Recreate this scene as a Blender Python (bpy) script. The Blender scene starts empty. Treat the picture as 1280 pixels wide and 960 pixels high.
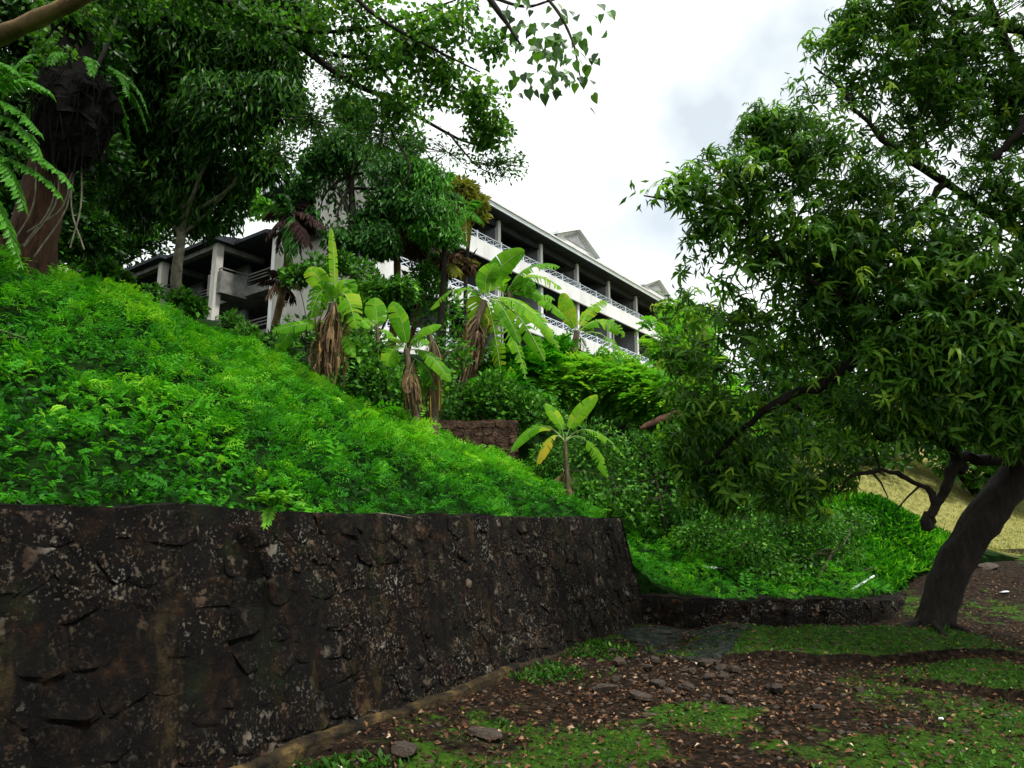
import bpy, math, random
import numpy as np
from mathutils import Vector, Matrix

random.seed(5)
rng = np.random.default_rng(11)
SC = bpy.context.scene
COL = SC.collection
R = math.radians

# ------------------------------------------------------------------ camera
EYE = 1.6
PITCH = R(11.1)
FPX = 890.0
cam_d = bpy.data.cameras.new("camera")
cam_d.sensor_width = 36.0
cam_d.lens = 36.0 * FPX / 1280.0
cam_d.clip_start = 0.05
cam_d.clip_end = 3000
cam = bpy.data.objects.new("camera", cam_d)
cam.location = (0, 0, EYE)
cam.rotation_euler = (math.pi / 2 + PITCH, 0, 0)
COL.objects.link(cam)
SC.camera = cam

# ------------------------------------------------------------------ sky, sun, exposure
SUN_DIR = Vector((0.34, -0.28, 0.90)).normalized()          # towards the sun
sun_el = math.asin(SUN_DIR.z)
sun_az = math.atan2(SUN_DIR.x, SUN_DIR.y)
W = bpy.data.worlds.new("World")
SC.world = W
W.use_nodes = True
nt = W.node_tree
nt.nodes.clear()
w_out = nt.nodes.new("ShaderNodeOutputWorld")
w_bg = nt.nodes.new("ShaderNodeBackground")
w_bg.inputs["Strength"].default_value = 0.055
sky = nt.nodes.new("ShaderNodeTexSky")
sky.sky_type = 'NISHITA'
sky.sun_disc = False
sky.sun_elevation = sun_el
sky.sun_rotation = sun_az
tc = nt.nodes.new("ShaderNodeTexCoord")
wn = nt.nodes.new("ShaderNodeTexNoise")
wn.inputs["Scale"].default_value = 2.3
wn.inputs["Detail"].default_value = 5
wn.inputs["Roughness"].default_value = 0.5
wr = nt.nodes.new("ShaderNodeValToRGB")
wr.color_ramp.elements[0].position = 0.34
wr.color_ramp.elements[0].color = (0.52, 0.52, 0.52, 1)
wr.color_ramp.elements[1].position = 0.46
wr.color_ramp.elements[1].color = (1, 1, 1, 1)
wmix = nt.nodes.new("ShaderNodeMixRGB")
wmix.inputs["Color2"].default_value = (9.0, 9.5, 9.25, 1)   # bright overcast cloud, in the sky texture's own units
wmap = nt.nodes.new("ShaderNodeMapping")
wmap.inputs["Location"].default_value = (0.46, 0.0, 0.45)
nt.links.new(tc.outputs["Generated"], wmap.inputs["Vector"])
nt.links.new(wmap.outputs["Vector"], wn.inputs["Vector"])
nt.links.new(wn.outputs["Fac"], wr.inputs["Fac"])
nt.links.new(wr.outputs["Color"], wmix.inputs["Fac"])
nt.links.new(sky.outputs["Color"], wmix.inputs["Color1"])
nt.links.new(wmix.outputs["Color"], w_bg.inputs["Color"])
nt.links.new(w_bg.outputs["Background"], w_out.inputs["Surface"])

sun_d = bpy.data.lights.new("sun", 'SUN')
sun_d.energy = 2.2
sun_d.angle = R(10)
sun_d.color = (1.0, 0.97, 0.92)
sun = bpy.data.objects.new("sun", sun_d)
sun.rotation_euler = (-SUN_DIR).to_track_quat('-Z', 'Y').to_euler()
COL.objects.link(sun)

SC.view_settings.view_transform = 'Standard'
SC.view_settings.look = 'None'
SC.view_settings.exposure = 1.38
SC.view_settings.gamma = 1.0
SC.view_settings.use_curve_mapping = False
SC.render.engine = 'CYCLES'
SC.cycles.max_bounces = 5
SC.cycles.diffuse_bounces = 3
SC.cycles.glossy_bounces = 2
SC.cycles.transmission_bounces = 3
SC.cycles.transparent_max_bounces = 4

# ------------------------------------------------------------------ helpers
SP, CP = math.sin(PITCH), math.cos(PITCH)


def at(px, py, d):
    """world point at forward distance d (metres) in the direction measured in the photograph"""
    u = (px - 640) / FPX
    v = (480 - py) / FPX
    y = CP - v * SP
    return np.array([u * d / y, d, EYE + (SP + v * CP) * d / y])


def pxm(w, d):
    return w * d / FPX


def wob(P, k=1.0, seed=0):
    """cheap smooth noise, about -1..1, for an array of points (N,2 or 3)"""
    r = np.random.default_rng(seed + 991)
    P = np.atleast_2d(P)
    out = np.zeros(len(P))
    for i in range(5):
        kv = r.normal(size=P.shape[1])
        kv = kv / np.linalg.norm(kv) * k * (0.7 + 0.5 * i)
        out += np.sin(P @ kv + r.uniform(0, 6.28)) / (1 + 0.45 * i)
    return out / 2.4


class MB:
    def __init__(self):
        self.v = []; self.t = []; self.f = {3: [], 4: []}; self.m = {3: [], 4: []}; self.n = 0

    def add(self, V, F, mi=0, tint=0.5):
        V = np.asarray(V, float).reshape(-1, 3)
        F = np.asarray(F, int)
        k = F.shape[1]
        self.v.append(V)
        self.t.append(np.broadcast_to(np.asarray(tint, float), (len(V),)).copy())
        self.f[k].append(F + self.n)
        self.m[k].append(np.full(len(F), mi))
        self.n += len(V)

    def inst(self, T, M, P, tint, mi=0):
        """copies of template T=(V,F) with matrices M (N,3,3) (columns = axes) at P (N,3)"""
        V, F = T
        N = len(P)
        if N == 0:
            return
        VV = np.einsum('nij,vj->nvi', M, V) + P[:, None, :]
        FF = (F[None] + (np.arange(N) * len(V))[:, None, None]).reshape(-1, F.shape[1])
        self.add(VV.reshape(-1, 3), FF, mi, np.repeat(np.asarray(tint, float), len(V)))

    def box(self, x0, x1, y0, y1, z0, z1, mi=0, tint=0.5):
        V = [(x, y, z) for z in (z0, z1) for y in (y0, y1) for x in (x0, x1)]
        self.add(V, [(0, 2, 3, 1), (4, 5, 7, 6), (0, 1, 5, 4), (2, 6, 7, 3), (0, 4, 6, 2), (1, 3, 7, 5)], mi, tint)

    def tube(self, pts, rad, n=8, mi=0, tint=0.5, rough=0.0, cap=True, seed=0):
        pts = np.asarray(pts, float)
        rad = np.broadcast_to(np.asarray(rad, float), (len(pts),))
        T = np.gradient(pts, axis=0)
        T /= np.linalg.norm(T, axis=1)[:, None] + 1e-9
        ref = np.array([0.31, 0.87, 0.2]) if abs(T[0] @ np.array([0.31, 0.87, 0.2])) < 0.8 else np.array([1.0, 0, 0])
        side = np.cross(T[0], ref); side /= np.linalg.norm(side)
        V = []
        a = np.linspace(0, 2 * math.pi, n, endpoint=False)
        rr = np.random.default_rng(seed + len(pts))
        for i in range(len(pts)):
            side = side - T[i] * (side @ T[i]); side /= np.linalg.norm(side) + 1e-9
            up = np.cross(T[i], side)
            r = rad[i] * (1 + rough * rr.uniform(-1, 1, n))
            V.append(pts[i] + np.outer(np.cos(a) * r, side) + np.outer(np.sin(a) * r, up))
        V = np.concatenate(V)
        F = []
        for i in range(len(pts) - 1):
            for j in range(n):
                k = (j + 1) % n
                F.append((i * n + j, i * n + k, (i + 1) * n + k, (i + 1) * n + j))
        self.add(V, F, mi, tint)
        if cap:
            c = np.vstack([pts[-1:] + T[-1] * rad[-1] * 0.4, V[-n:]])
            self.add(c, [(0, 1 + j, 1 + (j + 1) % n) for j in range(n)], mi, tint)

    def mesh(self, name, mats, origin=(0, 0, 0), smooth=False):
        V = np.concatenate(self.v) - np.asarray(origin, float)
        me = bpy.data.meshes.new(name)
        loops, starts, mi = [], [], []
        s = 0
        for k in (3, 4):
            if self.f[k]:
                F = np.concatenate(self.f[k])
                loops.append(F.ravel())
                starts.append(s + np.arange(len(F)) * k)
                s += F.size
                mi.append(np.concatenate(self.m[k]))
        loops = np.concatenate(loops); starts = np.concatenate(starts); mi = np.concatenate(mi)
        me.vertices.add(len(V)); me.vertices.foreach_set('co', V.ravel())
        me.loops.add(len(loops)); me.loops.foreach_set('vertex_index', loops.astype(np.int32))
        me.polygons.add(len(starts)); me.polygons.foreach_set('loop_start', starts.astype(np.int32))
        me.polygons.foreach_set('material_index', mi.astype(np.int32))
        me.polygons.foreach_set('use_smooth', np.full(len(starts), bool(smooth)))
        at_ = me.attributes.new('tint', 'FLOAT', 'POINT')
        at_.data.foreach_set('value', np.concatenate(self.t).astype(np.float32))
        me.update(calc_edges=True)
        for m in (mats if isinstance(mats, (list, tuple)) else [mats]):
            me.materials.append(m)
        return me

    def build(self, name, mats, parent=None, smooth=False, local=False):
        org = (0, 0, 0)
        if parent is not None and not local:
            org = root_loc(parent)
        o = bpy.data.objects.new(name, self.mesh(name, mats, org, smooth))
        COL.objects.link(o)
        o.parent = parent
        return o


def root_loc(o):
    p = np.zeros(3)
    while o is not None:
        p += np.array(o.location); o = o.parent
    return p


def tag(o, label=None, cat=None, group=None, kind=None):
    if label: o["label"] = label
    if cat: o["category"] = cat
    if group: o["group"] = group
    if kind: o["kind"] = kind
    return o


def thing(name, label, cat, loc=(0, 0, 0), rz=0.0, group=None):
    o = bpy.data.objects.new(name, None)
    o.empty_display_size = 0.2
    o.location = tuple(float(c) for c in loc); o.rotation_euler = (0, 0, rz)
    COL.objects.link(o)
    return tag(o, label, cat, group)


def bez(p0, p1, p2, n):
    t = np.linspace(0, 1, n)[:, None]
    return (1 - t) ** 2 * p0 + 2 * t * (1 - t) * p1 + t ** 2 * p2


def path(ctrl, n=20):
    """Catmull-Rom through the control points"""
    P = np.asarray(ctrl, float)
    P = np.vstack([2 * P[0] - P[1], P, 2 * P[-1] - P[-2]])
    out = []
    m = len(P) - 3
    for s in np.linspace(0, m - 1e-6, n):
        i = int(s); t = s - i
        a, b, c, d = P[i:i + 4]
        out.append(0.5 * ((2 * b) + (c - a) * t + (2 * a - 5 * b + 4 * c - d) * t * t + (3 * b - a - 3 * c + d) * t ** 3))
    return np.array(out)


def norm(v):
    v = np.asarray(v, float)
    return v / (np.linalg.norm(v, axis=-1, keepdims=True) + 1e-9)


def frames(axis, nrm):
    """(N,3,3): y column = axis, z column close to nrm, x = side"""
    y = norm(axis)
    x = norm(np.cross(y, nrm))
    z = np.cross(x, y)
    return np.stack([x, y, z], axis=-1)


# ------------------------------------------------------------------ materials
def nd(nt, t, **kw):
    n = nt.nodes.new(t)
    for k, v in kw.items():
        setattr(n, k, v)
    return n


def mat_base(name):
    m = bpy.data.materials.new(name)
    m.use_nodes = True
    nt = m.node_tree
    return m, nt, nt.nodes["Principled BSDF"], nt.nodes["Material Output"]


def ramp(nt, stops, src):
    r = nt.nodes.new("ShaderNodeValToRGB")
    e = r.color_ramp.elements
    while len(e) < len(stops):
        e.new(0.5)
    for i, (p, c) in enumerate(stops):
        e[i].position = p
        e[i].color = (*c, 1) if len(c) == 3 else c
    nt.links.new(src, r.inputs["Fac"])
    return r.outputs["Color"]


def noise(nt, scale, detail=4, rough=0.55, vec=None, sc3=None):
    t = nt.nodes.new("ShaderNodeTexCoord")
    n = nt.nodes.new("ShaderNodeTexNoise")
    n.inputs["Scale"].default_value = scale
    n.inputs["Detail"].default_value = detail
    n.inputs["Roughness"].default_value = rough
    src = t.outputs["Object"]
    if sc3:
        mp = nt.nodes.new("ShaderNodeMapping")
        mp.inputs["Scale"].default_value = sc3
        nt.links.new(src, mp.inputs["Vector"])
        src = mp.outputs["Vector"]
    nt.links.new(src, n.inputs["Vector"])
    return n.outputs["Fac"]


def mixc(nt, fac, a, b, mode='MIX'):
    m = nt.nodes.new("ShaderNodeMixRGB")
    m.blend_type = mode
    for s, v in ((0, fac), (1, a), (2, b)):
        if isinstance(v, (int, float)):
            m.inputs[s].default_value = v
        elif isinstance(v, tuple):
            m.inputs[s].default_value = (*v, 1)
        else:
            nt.links.new(v, m.inputs[s])
    return m.outputs[0]


def bump(nt, b, h, strength=0.5, dist=0.02):
    n = nt.nodes.new("ShaderNodeBump")
    n.inputs["Strength"].default_value = strength
    n.inputs["Distance"].default_value = dist
    nt.links.new(h, n.inputs["Height"])
    nt.links.new(n.outputs["Normal"], b.inputs["Normal"])


def leaf_mat(name, stops, trans=0.3, rough=0.5, spec=0.14, src='tint', gain=1.0):
    m, nt, b, out = mat_base(name)
    if src == 'tint':
        a = nd(nt, "ShaderNodeAttribute", attribute_name='tint')
        f = a.outputs["Fac"]
    else:
        a = nt.nodes.new("ShaderNodeObjectInfo")
        f = a.outputs["Random"]
    if gain != 1.0:
        stops = [(p_, (min(0.62, c_[0] * gain * 1.12), min(0.62, c_[1] * gain), min(0.62, c_[2] * gain))) for p_, c_ in stops]
    c = ramp(nt, stops, f)
    nz = noise(nt, 3.0, 2)
    c = mixc(nt, 0.35, c, ramp(nt, [(0.3, (0.45, 0.5, 0.45)), (0.7, (1.3, 1.25, 1.2))], nz), 'MULTIPLY')
    nt.links.new(c, b.inputs["Base Color"])
    b.inputs["Roughness"].default_value = rough
    b.inputs["Specular IOR Level"].default_value = spec
    t = nt.nodes.new("ShaderNodeBsdfTranslucent")
    c2 = mixc(nt, 1.0, c, (1.25, 1.3, 0.6), 'MULTIPLY')
    nt.links.new(c2, t.inputs["Color"])
    mx = nt.nodes.new("ShaderNodeMixShader")
    mx.inputs[0].default_value = trans
    nt.links.new(b.outputs[0], mx.inputs[1])
    nt.links.new(t.outputs[0], mx.inputs[2])
    nt.links.new(mx.outputs[0], out.inputs["Surface"])
    return m


def simple_mat(name, stops, scale=8, rough=0.8, spec=0.3, bmp=0.3, bdist=0.02, sc3=None, detail=5, metallic=0):
    m, nt, b, out = mat_base(name)
    n = noise(nt, scale, detail, 0.6, sc3=sc3)
    nt.links.new(ramp(nt, stops, n), b.inputs["Base Color"])
    b.inputs["Roughness"].default_value = rough
    b.inputs["Specular IOR Level"].default_value = spec
    b.inputs["Metallic"].default_value = metallic
    if bmp:
        bump(nt, b, noise(nt, scale * 2.5, 5, 0.65, sc3=sc3), bmp, bdist)
    return m


M = {}
G_D, G_M, G_L = (0.012, 0.055, 0.008), (0.032, 0.15, 0.012), (0.085, 0.30, 0.020)
M['cover'] = leaf_mat('ground_cover_leaf', [(0.0, (0.004, 0.032, 0.003)), (0.35, (0.014, 0.115, 0.005)), (0.7, (0.050, 0.255, 0.008)), (1, (0.165, 0.40, 0.02))], 0.36, 0.55, 0.08, gain=1.3)
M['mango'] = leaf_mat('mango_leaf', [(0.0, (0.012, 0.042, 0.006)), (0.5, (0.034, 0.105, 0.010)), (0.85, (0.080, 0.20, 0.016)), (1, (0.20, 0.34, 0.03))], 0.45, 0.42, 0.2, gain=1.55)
M['mango_obj'] = leaf_mat('mango_leaf_single', [(0.0, (0.014, 0.048, 0.007)), (0.5, (0.04, 0.12, 0.012)), (0.85, (0.09, 0.22, 0.018)), (1, (0.16, 0.30, 0.03))], 0.45, 0.42, 0.2, 'random', gain=1.55)
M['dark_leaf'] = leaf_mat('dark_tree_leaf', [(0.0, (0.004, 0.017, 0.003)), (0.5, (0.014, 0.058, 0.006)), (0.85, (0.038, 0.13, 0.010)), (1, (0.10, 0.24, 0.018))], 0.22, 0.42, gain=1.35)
M['fig_leaf'] = leaf_mat('overhead_tree_leaf', [(0.0, (0.014, 0.05, 0.010)), (0.5, (0.04, 0.13, 0.016)), (0.85, (0.09, 0.24, 0.02)), (1, (0.17, 0.30, 0.03))], 0.45, 0.4, gain=1.3)
M['heart_leaf'] = leaf_mat('heart_leaf_green', [(0.0, (0.02, 0.06, 0.015)), (0.5, (0.045, 0.13, 0.02)), (1, (0.10, 0.26, 0.03))], 0.4, 0.4, 0.4, 'random', gain=1.1)
M['shrub'] = leaf_mat('shrub_leaf', [(0.0, (0.008, 0.032, 0.005)), (0.5, (0.022, 0.085, 0.009)), (0.85, (0.055, 0.18, 0.014)), (1, (0.12, 0.26, 0.03))], 0.32, 0.5, gain=1.85)
M['bright'] = leaf_mat('feathery_leaf', [(0.0, (0.03, 0.13, 0.012)), (0.5, (0.075, 0.26, 0.018)), (1, (0.19, 0.36, 0.03))], 0.4, 0.5, gain=1.35)
M['palm'] = leaf_mat('palm_leaflet', [(0.0, (0.010, 0.035, 0.008)), (0.5, (0.02, 0.08, 0.014)), (1, (0.05, 0.17, 0.02))], 0.25, 0.45, gain=1.5)
M['palm_bright'] = leaf_mat('palm_leaflet_bright', [(0.0, (0.02, 0.09, 0.010)), (1, (0.07, 0.26, 0.02))], 0.3, 0.45, gain=1.35)
M['palm_yellow'] = leaf_mat('palm_leaflet_yellow', [(0.0, (0.07, 0.10, 0.012)), (1, (0.20, 0.22, 0.03))], 0.3, 0.5, gain=1.2)
M['palm_brown'] = leaf_mat('palm_leaflet_dead', [(0.0, (0.035, 0.020, 0.012)), (0.6, (0.10, 0.055, 0.030)), (1, (0.20, 0.12, 0.06))], 0.2, 0.7, 0.2)
M['palm_purple'] = leaf_mat('palm_leaflet_purple', [(0.0, (0.022, 0.012, 0.012)), (1, (0.075, 0.038, 0.035))], 0.2, 0.6)
M['fern'] = leaf_mat('fern_leaflet', [(0.0, (0.04, 0.16, 0.012)), (0.6, (0.10, 0.32, 0.02)), (1, (0.25, 0.45, 0.04))], 0.4, 0.5)
M['dry_grass'] = leaf_mat('dry_grass_blade', [(0.0, (0.12, 0.13, 0.03)), (0.6, (0.25, 0.25, 0.06)), (1, (0.34, 0.36, 0.09))], 0.3, 0.7, 0.2)
M['litter'] = leaf_mat('dead_leaf_litter', [(0.0, (0.012, 0.008, 0.005)), (0.35, (0.040, 0.022, 0.012)), (0.6, (0.11, 0.058, 0.028)), (0.8, (0.20, 0.14, 0.08)), (1, (0.45, 0.40, 0.32))], 0.1, 0.7, 0.1, gain=1.3)
M['weed'] = leaf_mat('ground_weed_leaf', [(0.0, (0.008, 0.035, 0.005)), (0.5, (0.030, 0.115, 0.010)), (0.8, (0.08, 0.20, 0.018)), (1, (0.18, 0.30, 0.06))], 0.3, 0.55, gain=1.15)


def banana_mat(name, stops):
    m = leaf_mat(name, stops, 0.5, 0.5, 0.04, 'tint', 1.2)
    return m


M['banana'] = banana_mat('banana_blade', [(0.0, (0.022, 0.12, 0.008)), (0.5, (0.075, 0.26, 0.012)), (0.85, (0.17, 0.39, 0.018)), (1, (0.38, 0.34, 0.03))])
M['banana_dead'] = leaf_mat('banana_dead_leaf', [(0.0, (0.05, 0.030, 0.018)), (0.5, (0.15, 0.092, 0.05)), (0.85, (0.28, 0.18, 0.09)), (1, (0.46, 0.24, 0.04))], 0.2, 0.75, 0.15)
M['banana_rib'] = simple_mat('banana_midrib', [(0.3, (0.16, 0.26, 0.06)), (0.7, (0.28, 0.36, 0.12))], 6, 0.5, 0.4, 0)
M['banana_stem'] = simple_mat('banana_stem', [(0.25, (0.03, 0.022, 0.014)), (0.55, (0.09, 0.065, 0.035)), (0.8, (0.16, 0.16, 0.06))], 9, 0.7, 0.3, 0.5, 0.01, (3, 3, 0.6))

M['bark_dark'] = simple_mat('bark_dark', [(0.3, (0.006, 0.005, 0.004)), (0.6, (0.020, 0.014, 0.010)), (0.85, (0.06, 0.036, 0.022))], 7, 0.85, 0.25, 0.9, 0.03, (2.5, 2.5, 0.6))
M['bark_red'] = simple_mat('bark_red_brown', [(0.3, (0.016, 0.008, 0.005)), (0.6, (0.075, 0.034, 0.019)), (0.85, (0.17, 0.085, 0.048))], 6, 0.85, 0.2, 0.9, 0.03, (2.5, 2.5, 0.5))
M['bark_pale'] = simple_mat('bark_pale', [(0.3, (0.06, 0.052, 0.038)), (0.6, (0.19, 0.17, 0.125)), (0.85, (0.34, 0.31, 0.24))], 8, 0.85, 0.2, 0.5, 0.01)
M['bark_ochre'] = simple_mat('bark_ochre', [(0.3, (0.04, 0.022, 0.010)), (0.6, (0.15, 0.095, 0.04)), (0.85, (0.28, 0.21, 0.10))], 5, 0.8, 0.2, 0.5, 0.015)
M['twig'] = simple_mat('twig', [(0.3, (0.02, 0.015, 0.010)), (0.7, (0.07, 0.05, 0.035))], 12, 0.85, 0.2, 0)
M['nest'] = simple_mat('root_mass_and_shade', [(0.3, (0.003, 0.003, 0.003)), (0.7, (0.012, 0.010, 0.008))], 20, 0.95, 0.1, 1.0, 0.04)

M['plaster'] = simple_mat('white_plaster', [(0.25, (0.47, 0.47, 0.455)), (0.6, (0.66, 0.66, 0.65))], 0.9, 0.85, 0.2, 0.05, 0.005, (1, 1, 0.5), 6)
M['plaster_old'] = simple_mat('weathered_plaster', [(0.25, (0.24, 0.225, 0.19)), (0.55, (0.44, 0.42, 0.38)), (0.8, (0.54, 0.52, 0.48))], 1.1, 0.9, 0.15, 0.08, 0.006, (1, 1, 0.4), 7)
M['concrete'] = simple_mat('grey_concrete', [(0.25, (0.06, 0.06, 0.055)), (0.6, (0.19, 0.185, 0.17)), (0.85, (0.32, 0.31, 0.285))], 1.6, 0.9, 0.2, 0.15, 0.01, None, 7)
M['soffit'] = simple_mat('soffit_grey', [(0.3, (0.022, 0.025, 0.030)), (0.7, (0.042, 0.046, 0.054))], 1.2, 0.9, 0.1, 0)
M['back'] = simple_mat('balcony_back_shade', [(0.3, (0.020, 0.022, 0.025)), (0.7, (0.04, 0.043, 0.047))], 1.0, 0.9, 0.1, 0)  # near-black so the colour carries the shade inside the balconies
M['inner'] = simple_mat('balcony_inner', [(0.3, (0.20, 0.21, 0.22)), (0.7, (0.30, 0.31, 0.32))], 1.0, 0.9, 0.1, 0)
M['dark_pane'] = simple_mat('door_glass', [(0.3, (0.015, 0.017, 0.02)), (0.7, (0.03, 0.033, 0.036))], 1.0, 0.15, 0.5, 0)
M['rail'] = simple_mat('rail_paint', [(0.3, (0.50, 0.55, 0.62)), (0.7, (0.66, 0.71, 0.78))], 3, 0.5, 0.4, 0)
M['rail_dark'] = simple_mat('rail_dark', [(0.3, (0.05, 0.045, 0.04)), (0.7, (0.13, 0.12, 0.105))], 3, 0.6, 0.4, 0)
M['fascia'] = simple_mat('fascia_paint', [(0.3, (0.64, 0.70, 0.75)), (0.7, (0.78, 0.82, 0.85))], 1.5, 0.7, 0.3, 0)
M['tile'] = simple_mat('roof_tile', [(0.3, (0.20, 0.20, 0.20)), (0.7, (0.33, 0.33, 0.33))], 2.5, 0.9, 0.2, 0.3, 0.02)
M['louvre'] = simple_mat('louvre', [(0.3, (0.26, 0.27, 0.28)), (0.7, (0.40, 0.41, 0.42))], 3, 0.8, 0.2, 0)


def stone_mat(name, lichen=0.62, warm=1.0):
    m, nt, b, out = mat_base(name)
    oi = nt.nodes.new("ShaderNodeObjectInfo")
    geo = nt.nodes.new("ShaderNodeNewGeometry")
    def wnoise(scale, detail=5, rough=0.6, sc3=None):
        n = nt.nodes.new("ShaderNodeTexNoise")
        n.inputs["Scale"].default_value = scale
        n.inputs["Detail"].default_value = detail
        n.inputs["Roughness"].default_value = rough
        src = geo.outputs["Position"]
        if sc3:
            mp = nt.nodes.new("ShaderNodeMapping"); mp.inputs["Scale"].default_value = sc3
            nt.links.new(src, mp.inputs["Vector"]); src = mp.outputs["Vector"]
        nt.links.new(src, n.inputs["Vector"])
        return n.outputs["Fac"]
    base = ramp(nt, [(0.32, (0.002, 0.002, 0.0015)), (0.5, (0.006, 0.005, 0.004)), (0.60, (0.027, 0.016 * warm, 0.009 * warm)), (0.78, (0.12, 0.068, 0.040))], wnoise(6.5, 9, 0.74))
    tintc = ramp(nt, [(0.0, (0.7, 0.7, 0.7)), (0.75, (1.05, 1.0, 0.95)), (0.93, (1.7, 1.35, 1.05)), (1.0, (2.6, 2.0, 1.3))], oi.outputs["Random"])
    base = mixc(nt, 1.0, base, tintc, 'MULTIPLY')
    base = mixc(nt, 1.0, base, (0.72, 0.72, 0.72), 'MULTIPLY')
    # vertical run-off stains
    st = ramp(nt, [(0.48, (0, 0, 0)), (0.62, (1, 1, 1))], wnoise(1.6, 5, 0.6, (3.2, 3.2, 0.35)))
    base = mixc(nt, mixc(nt, 1.0, st, (0.75, 0.75, 0.75), 'MULTIPLY'), base, (0.008, 0.007, 0.006))
    # lichen dots and crusts in several sizes, denser in some areas
    li2 = ramp(nt, [(0.42, (0.10, 0.10, 0.10)), (0.60, (1, 1, 1))], wnoise(1.4, 4, 0.6))
    lcol = ramp(nt, [(0.35, (0.11, 0.060, 0.040)), (0.5, (0.20, 0.15, 0.10)), (0.65, (0.36, 0.32, 0.27))], wnoise(5, 2))
    for (sc_, th_, amt) in ((8, lichen - 0.01, 0.9), (19, lichen, 0.8), (44, lichen - 0.05, 0.65)):
        li = ramp(nt, [(th_, (0, 0, 0)), (th_ + 0.05, (1, 1, 1))], wnoise(sc_, 3, 0.55))
        lf = mixc(nt, 1.0, li, li2, 'MULTIPLY')
        base = mixc(nt, mixc(nt, 1.0, lf, (amt, amt, amt), 'MULTIPLY'), base, lcol)
    # ochre water marks running down
    oc_ = ramp(nt, [(0.58, (0, 0, 0)), (0.68, (0.75, 0.75, 0.75))], wnoise(1.1, 4, 0.6, (3.0, 3.0, 0.5)))
    base = mixc(nt, oc_, base, ramp(nt, [(0.4, (0.02, 0.013, 0.006)), (0.7, (0.12, 0.085, 0.035))], wnoise(9, 5, 0.7)))
    # moss film
    mo = ramp(nt, [(0.56, (0, 0, 0)), (0.72, (0.7, 0.7, 0.7))], wnoise(2.2, 6, 0.65))
    base = mixc(nt, mo, base, (0.018, 0.030, 0.008))
    nt.links.new(base, b.inputs["Base Color"])
    b.inputs["Roughness"].default_value = 0.85
    b.inputs["Specular IOR Level"].default_value = 0.12
    bump(nt, b, wnoise(16, 9, 0.8), 1.0, 0.09)
    return m


M['stone'] = stone_mat('wall_stone')
M['mortar'] = stone_mat('wall_mortar', 0.68, 0.9)
M['footing'] = simple_mat('footing_ochre', [(0.38, (0.005, 0.004, 0.002)), (0.52, (0.030, 0.020, 0.008)), (0.66, (0.10, 0.066, 0.022)), (0.85, (0.17, 0.12, 0.045))], 4, 0.85, 0.15, 1.0, 0.05)
M['rubble'] = simple_mat('rubble_stone', [(0.3, (0.018, 0.013, 0.010)), (0.6, (0.062, 0.046, 0.034)), (0.85, (0.17, 0.13, 0.095))], 11, 0.85, 0.25, 0.8, 0.02)
M['slab'] = simple_mat('wet_concrete_slab', [(0.35, (0.008, 0.011, 0.008)), (0.52, (0.024, 0.030, 0.023)), (0.64, (0.050, 0.057, 0.047)), (0.8, (0.09, 0.10, 0.085))], 7, 0.75, 0.12, 1.0, 0.08)
M['white'] = simple_mat('white_plastic', [(0.3, (0.6, 0.63, 0.62)), (0.7, (0.8, 0.82, 0.82))], 9, 0.5, 0.4, 0.2)
M['outcrop'] = simple_mat('brown_masonry', [(0.3, (0.012, 0.008, 0.005)), (0.55, (0.05, 0.028, 0.017)), (0.72, (0.12, 0.075, 0.048)), (0.85, (0.20, 0.15, 0.11))], 9, 0.9, 0.15, 1.0, 0.05)


def ground_mat():
    m, nt, b, out = mat_base('damp_earth')
    n1 = noise(nt, 2.6, 9, 0.72)
    n2 = noise(nt, 14, 6, 0.7)
    soil = ramp(nt, [(0.33, (0.003, 0.002, 0.0015)), (0.5, (0.016, 0.010, 0.006)), (0.64, (0.055, 0.032, 0.018)), (0.80, (0.15, 0.105, 0.07))], n2)
    moss = ramp(nt, [(0.35, (0.012, 0.028, 0.003)), (0.58, (0.045, 0.11, 0.007)), (0.8, (0.11, 0.20, 0.016))], n2)
    a = nd(nt, "ShaderNodeAttribute", attribute_name='tint')
    mk = nt.nodes.new("ShaderNodeMath"); mk.operation = 'ADD'
    nt.links.new(n1, mk.inputs[0]); nt.links.new(a.outputs["Fac"], mk.inputs[1])
    f = ramp(nt, [(0.93, (0, 0, 0)), (1.20, (1, 1, 1))], mk.outputs[0])
    nt.links.new(mixc(nt, f, soil, moss), b.inputs["Base Color"])
    b.inputs["Roughness"].default_value = 0.85
    b.inputs["Specular IOR Level"].default_value = 0.08
    bump(nt, b, noise(nt, 22, 8, 0.75), 1.0, 0.06)
    return m


def hill_mat():
    m, nt, b, out = mat_base('hillside_soil')
    n2 = noise(nt, 6, 6, 0.7)
    a = nd(nt, "ShaderNodeAttribute", attribute_name='tint')
    wet = ramp(nt, [(0.35, (0.003, 0.008, 0.002)), (0.6, (0.007, 0.024, 0.003)), (0.85, (0.018, 0.04, 0.006))], n2)
    dry = ramp(nt, [(0.35, (0.11, 0.11, 0.035)), (0.6, (0.23, 0.22, 0.07)), (0.85, (0.32, 0.30, 0.12))], n2)
    nt.links.new(mixc(nt, a.outputs["Fac"], wet, dry), b.inputs["Base Color"])
    b.inputs["Roughness"].default_value = 0.9
    b.inputs["Specular IOR Level"].default_value = 0.03
    bump(nt, b, noise(nt, 18, 6, 0.7), 0.8, 0.04)
    return m


M['ground'] = ground_mat()
M['hill'] = hill_mat()

# ------------------------------------------------------------------ terrain
WD = np.array([0.4674, 0.884]); WN = np.array([-0.884, 0.4674])     # retaining wall: along, into the hill
W_ROT = math.atan2(WD[1], WD[0])
WP = 3.62                                                           # distance of its foot from the camera
W_T0, W_T1 = -3.0, 11.45


def wt(t, p, z=0.0):
    return np.array([*(WD * t + WN * p), z])


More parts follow.
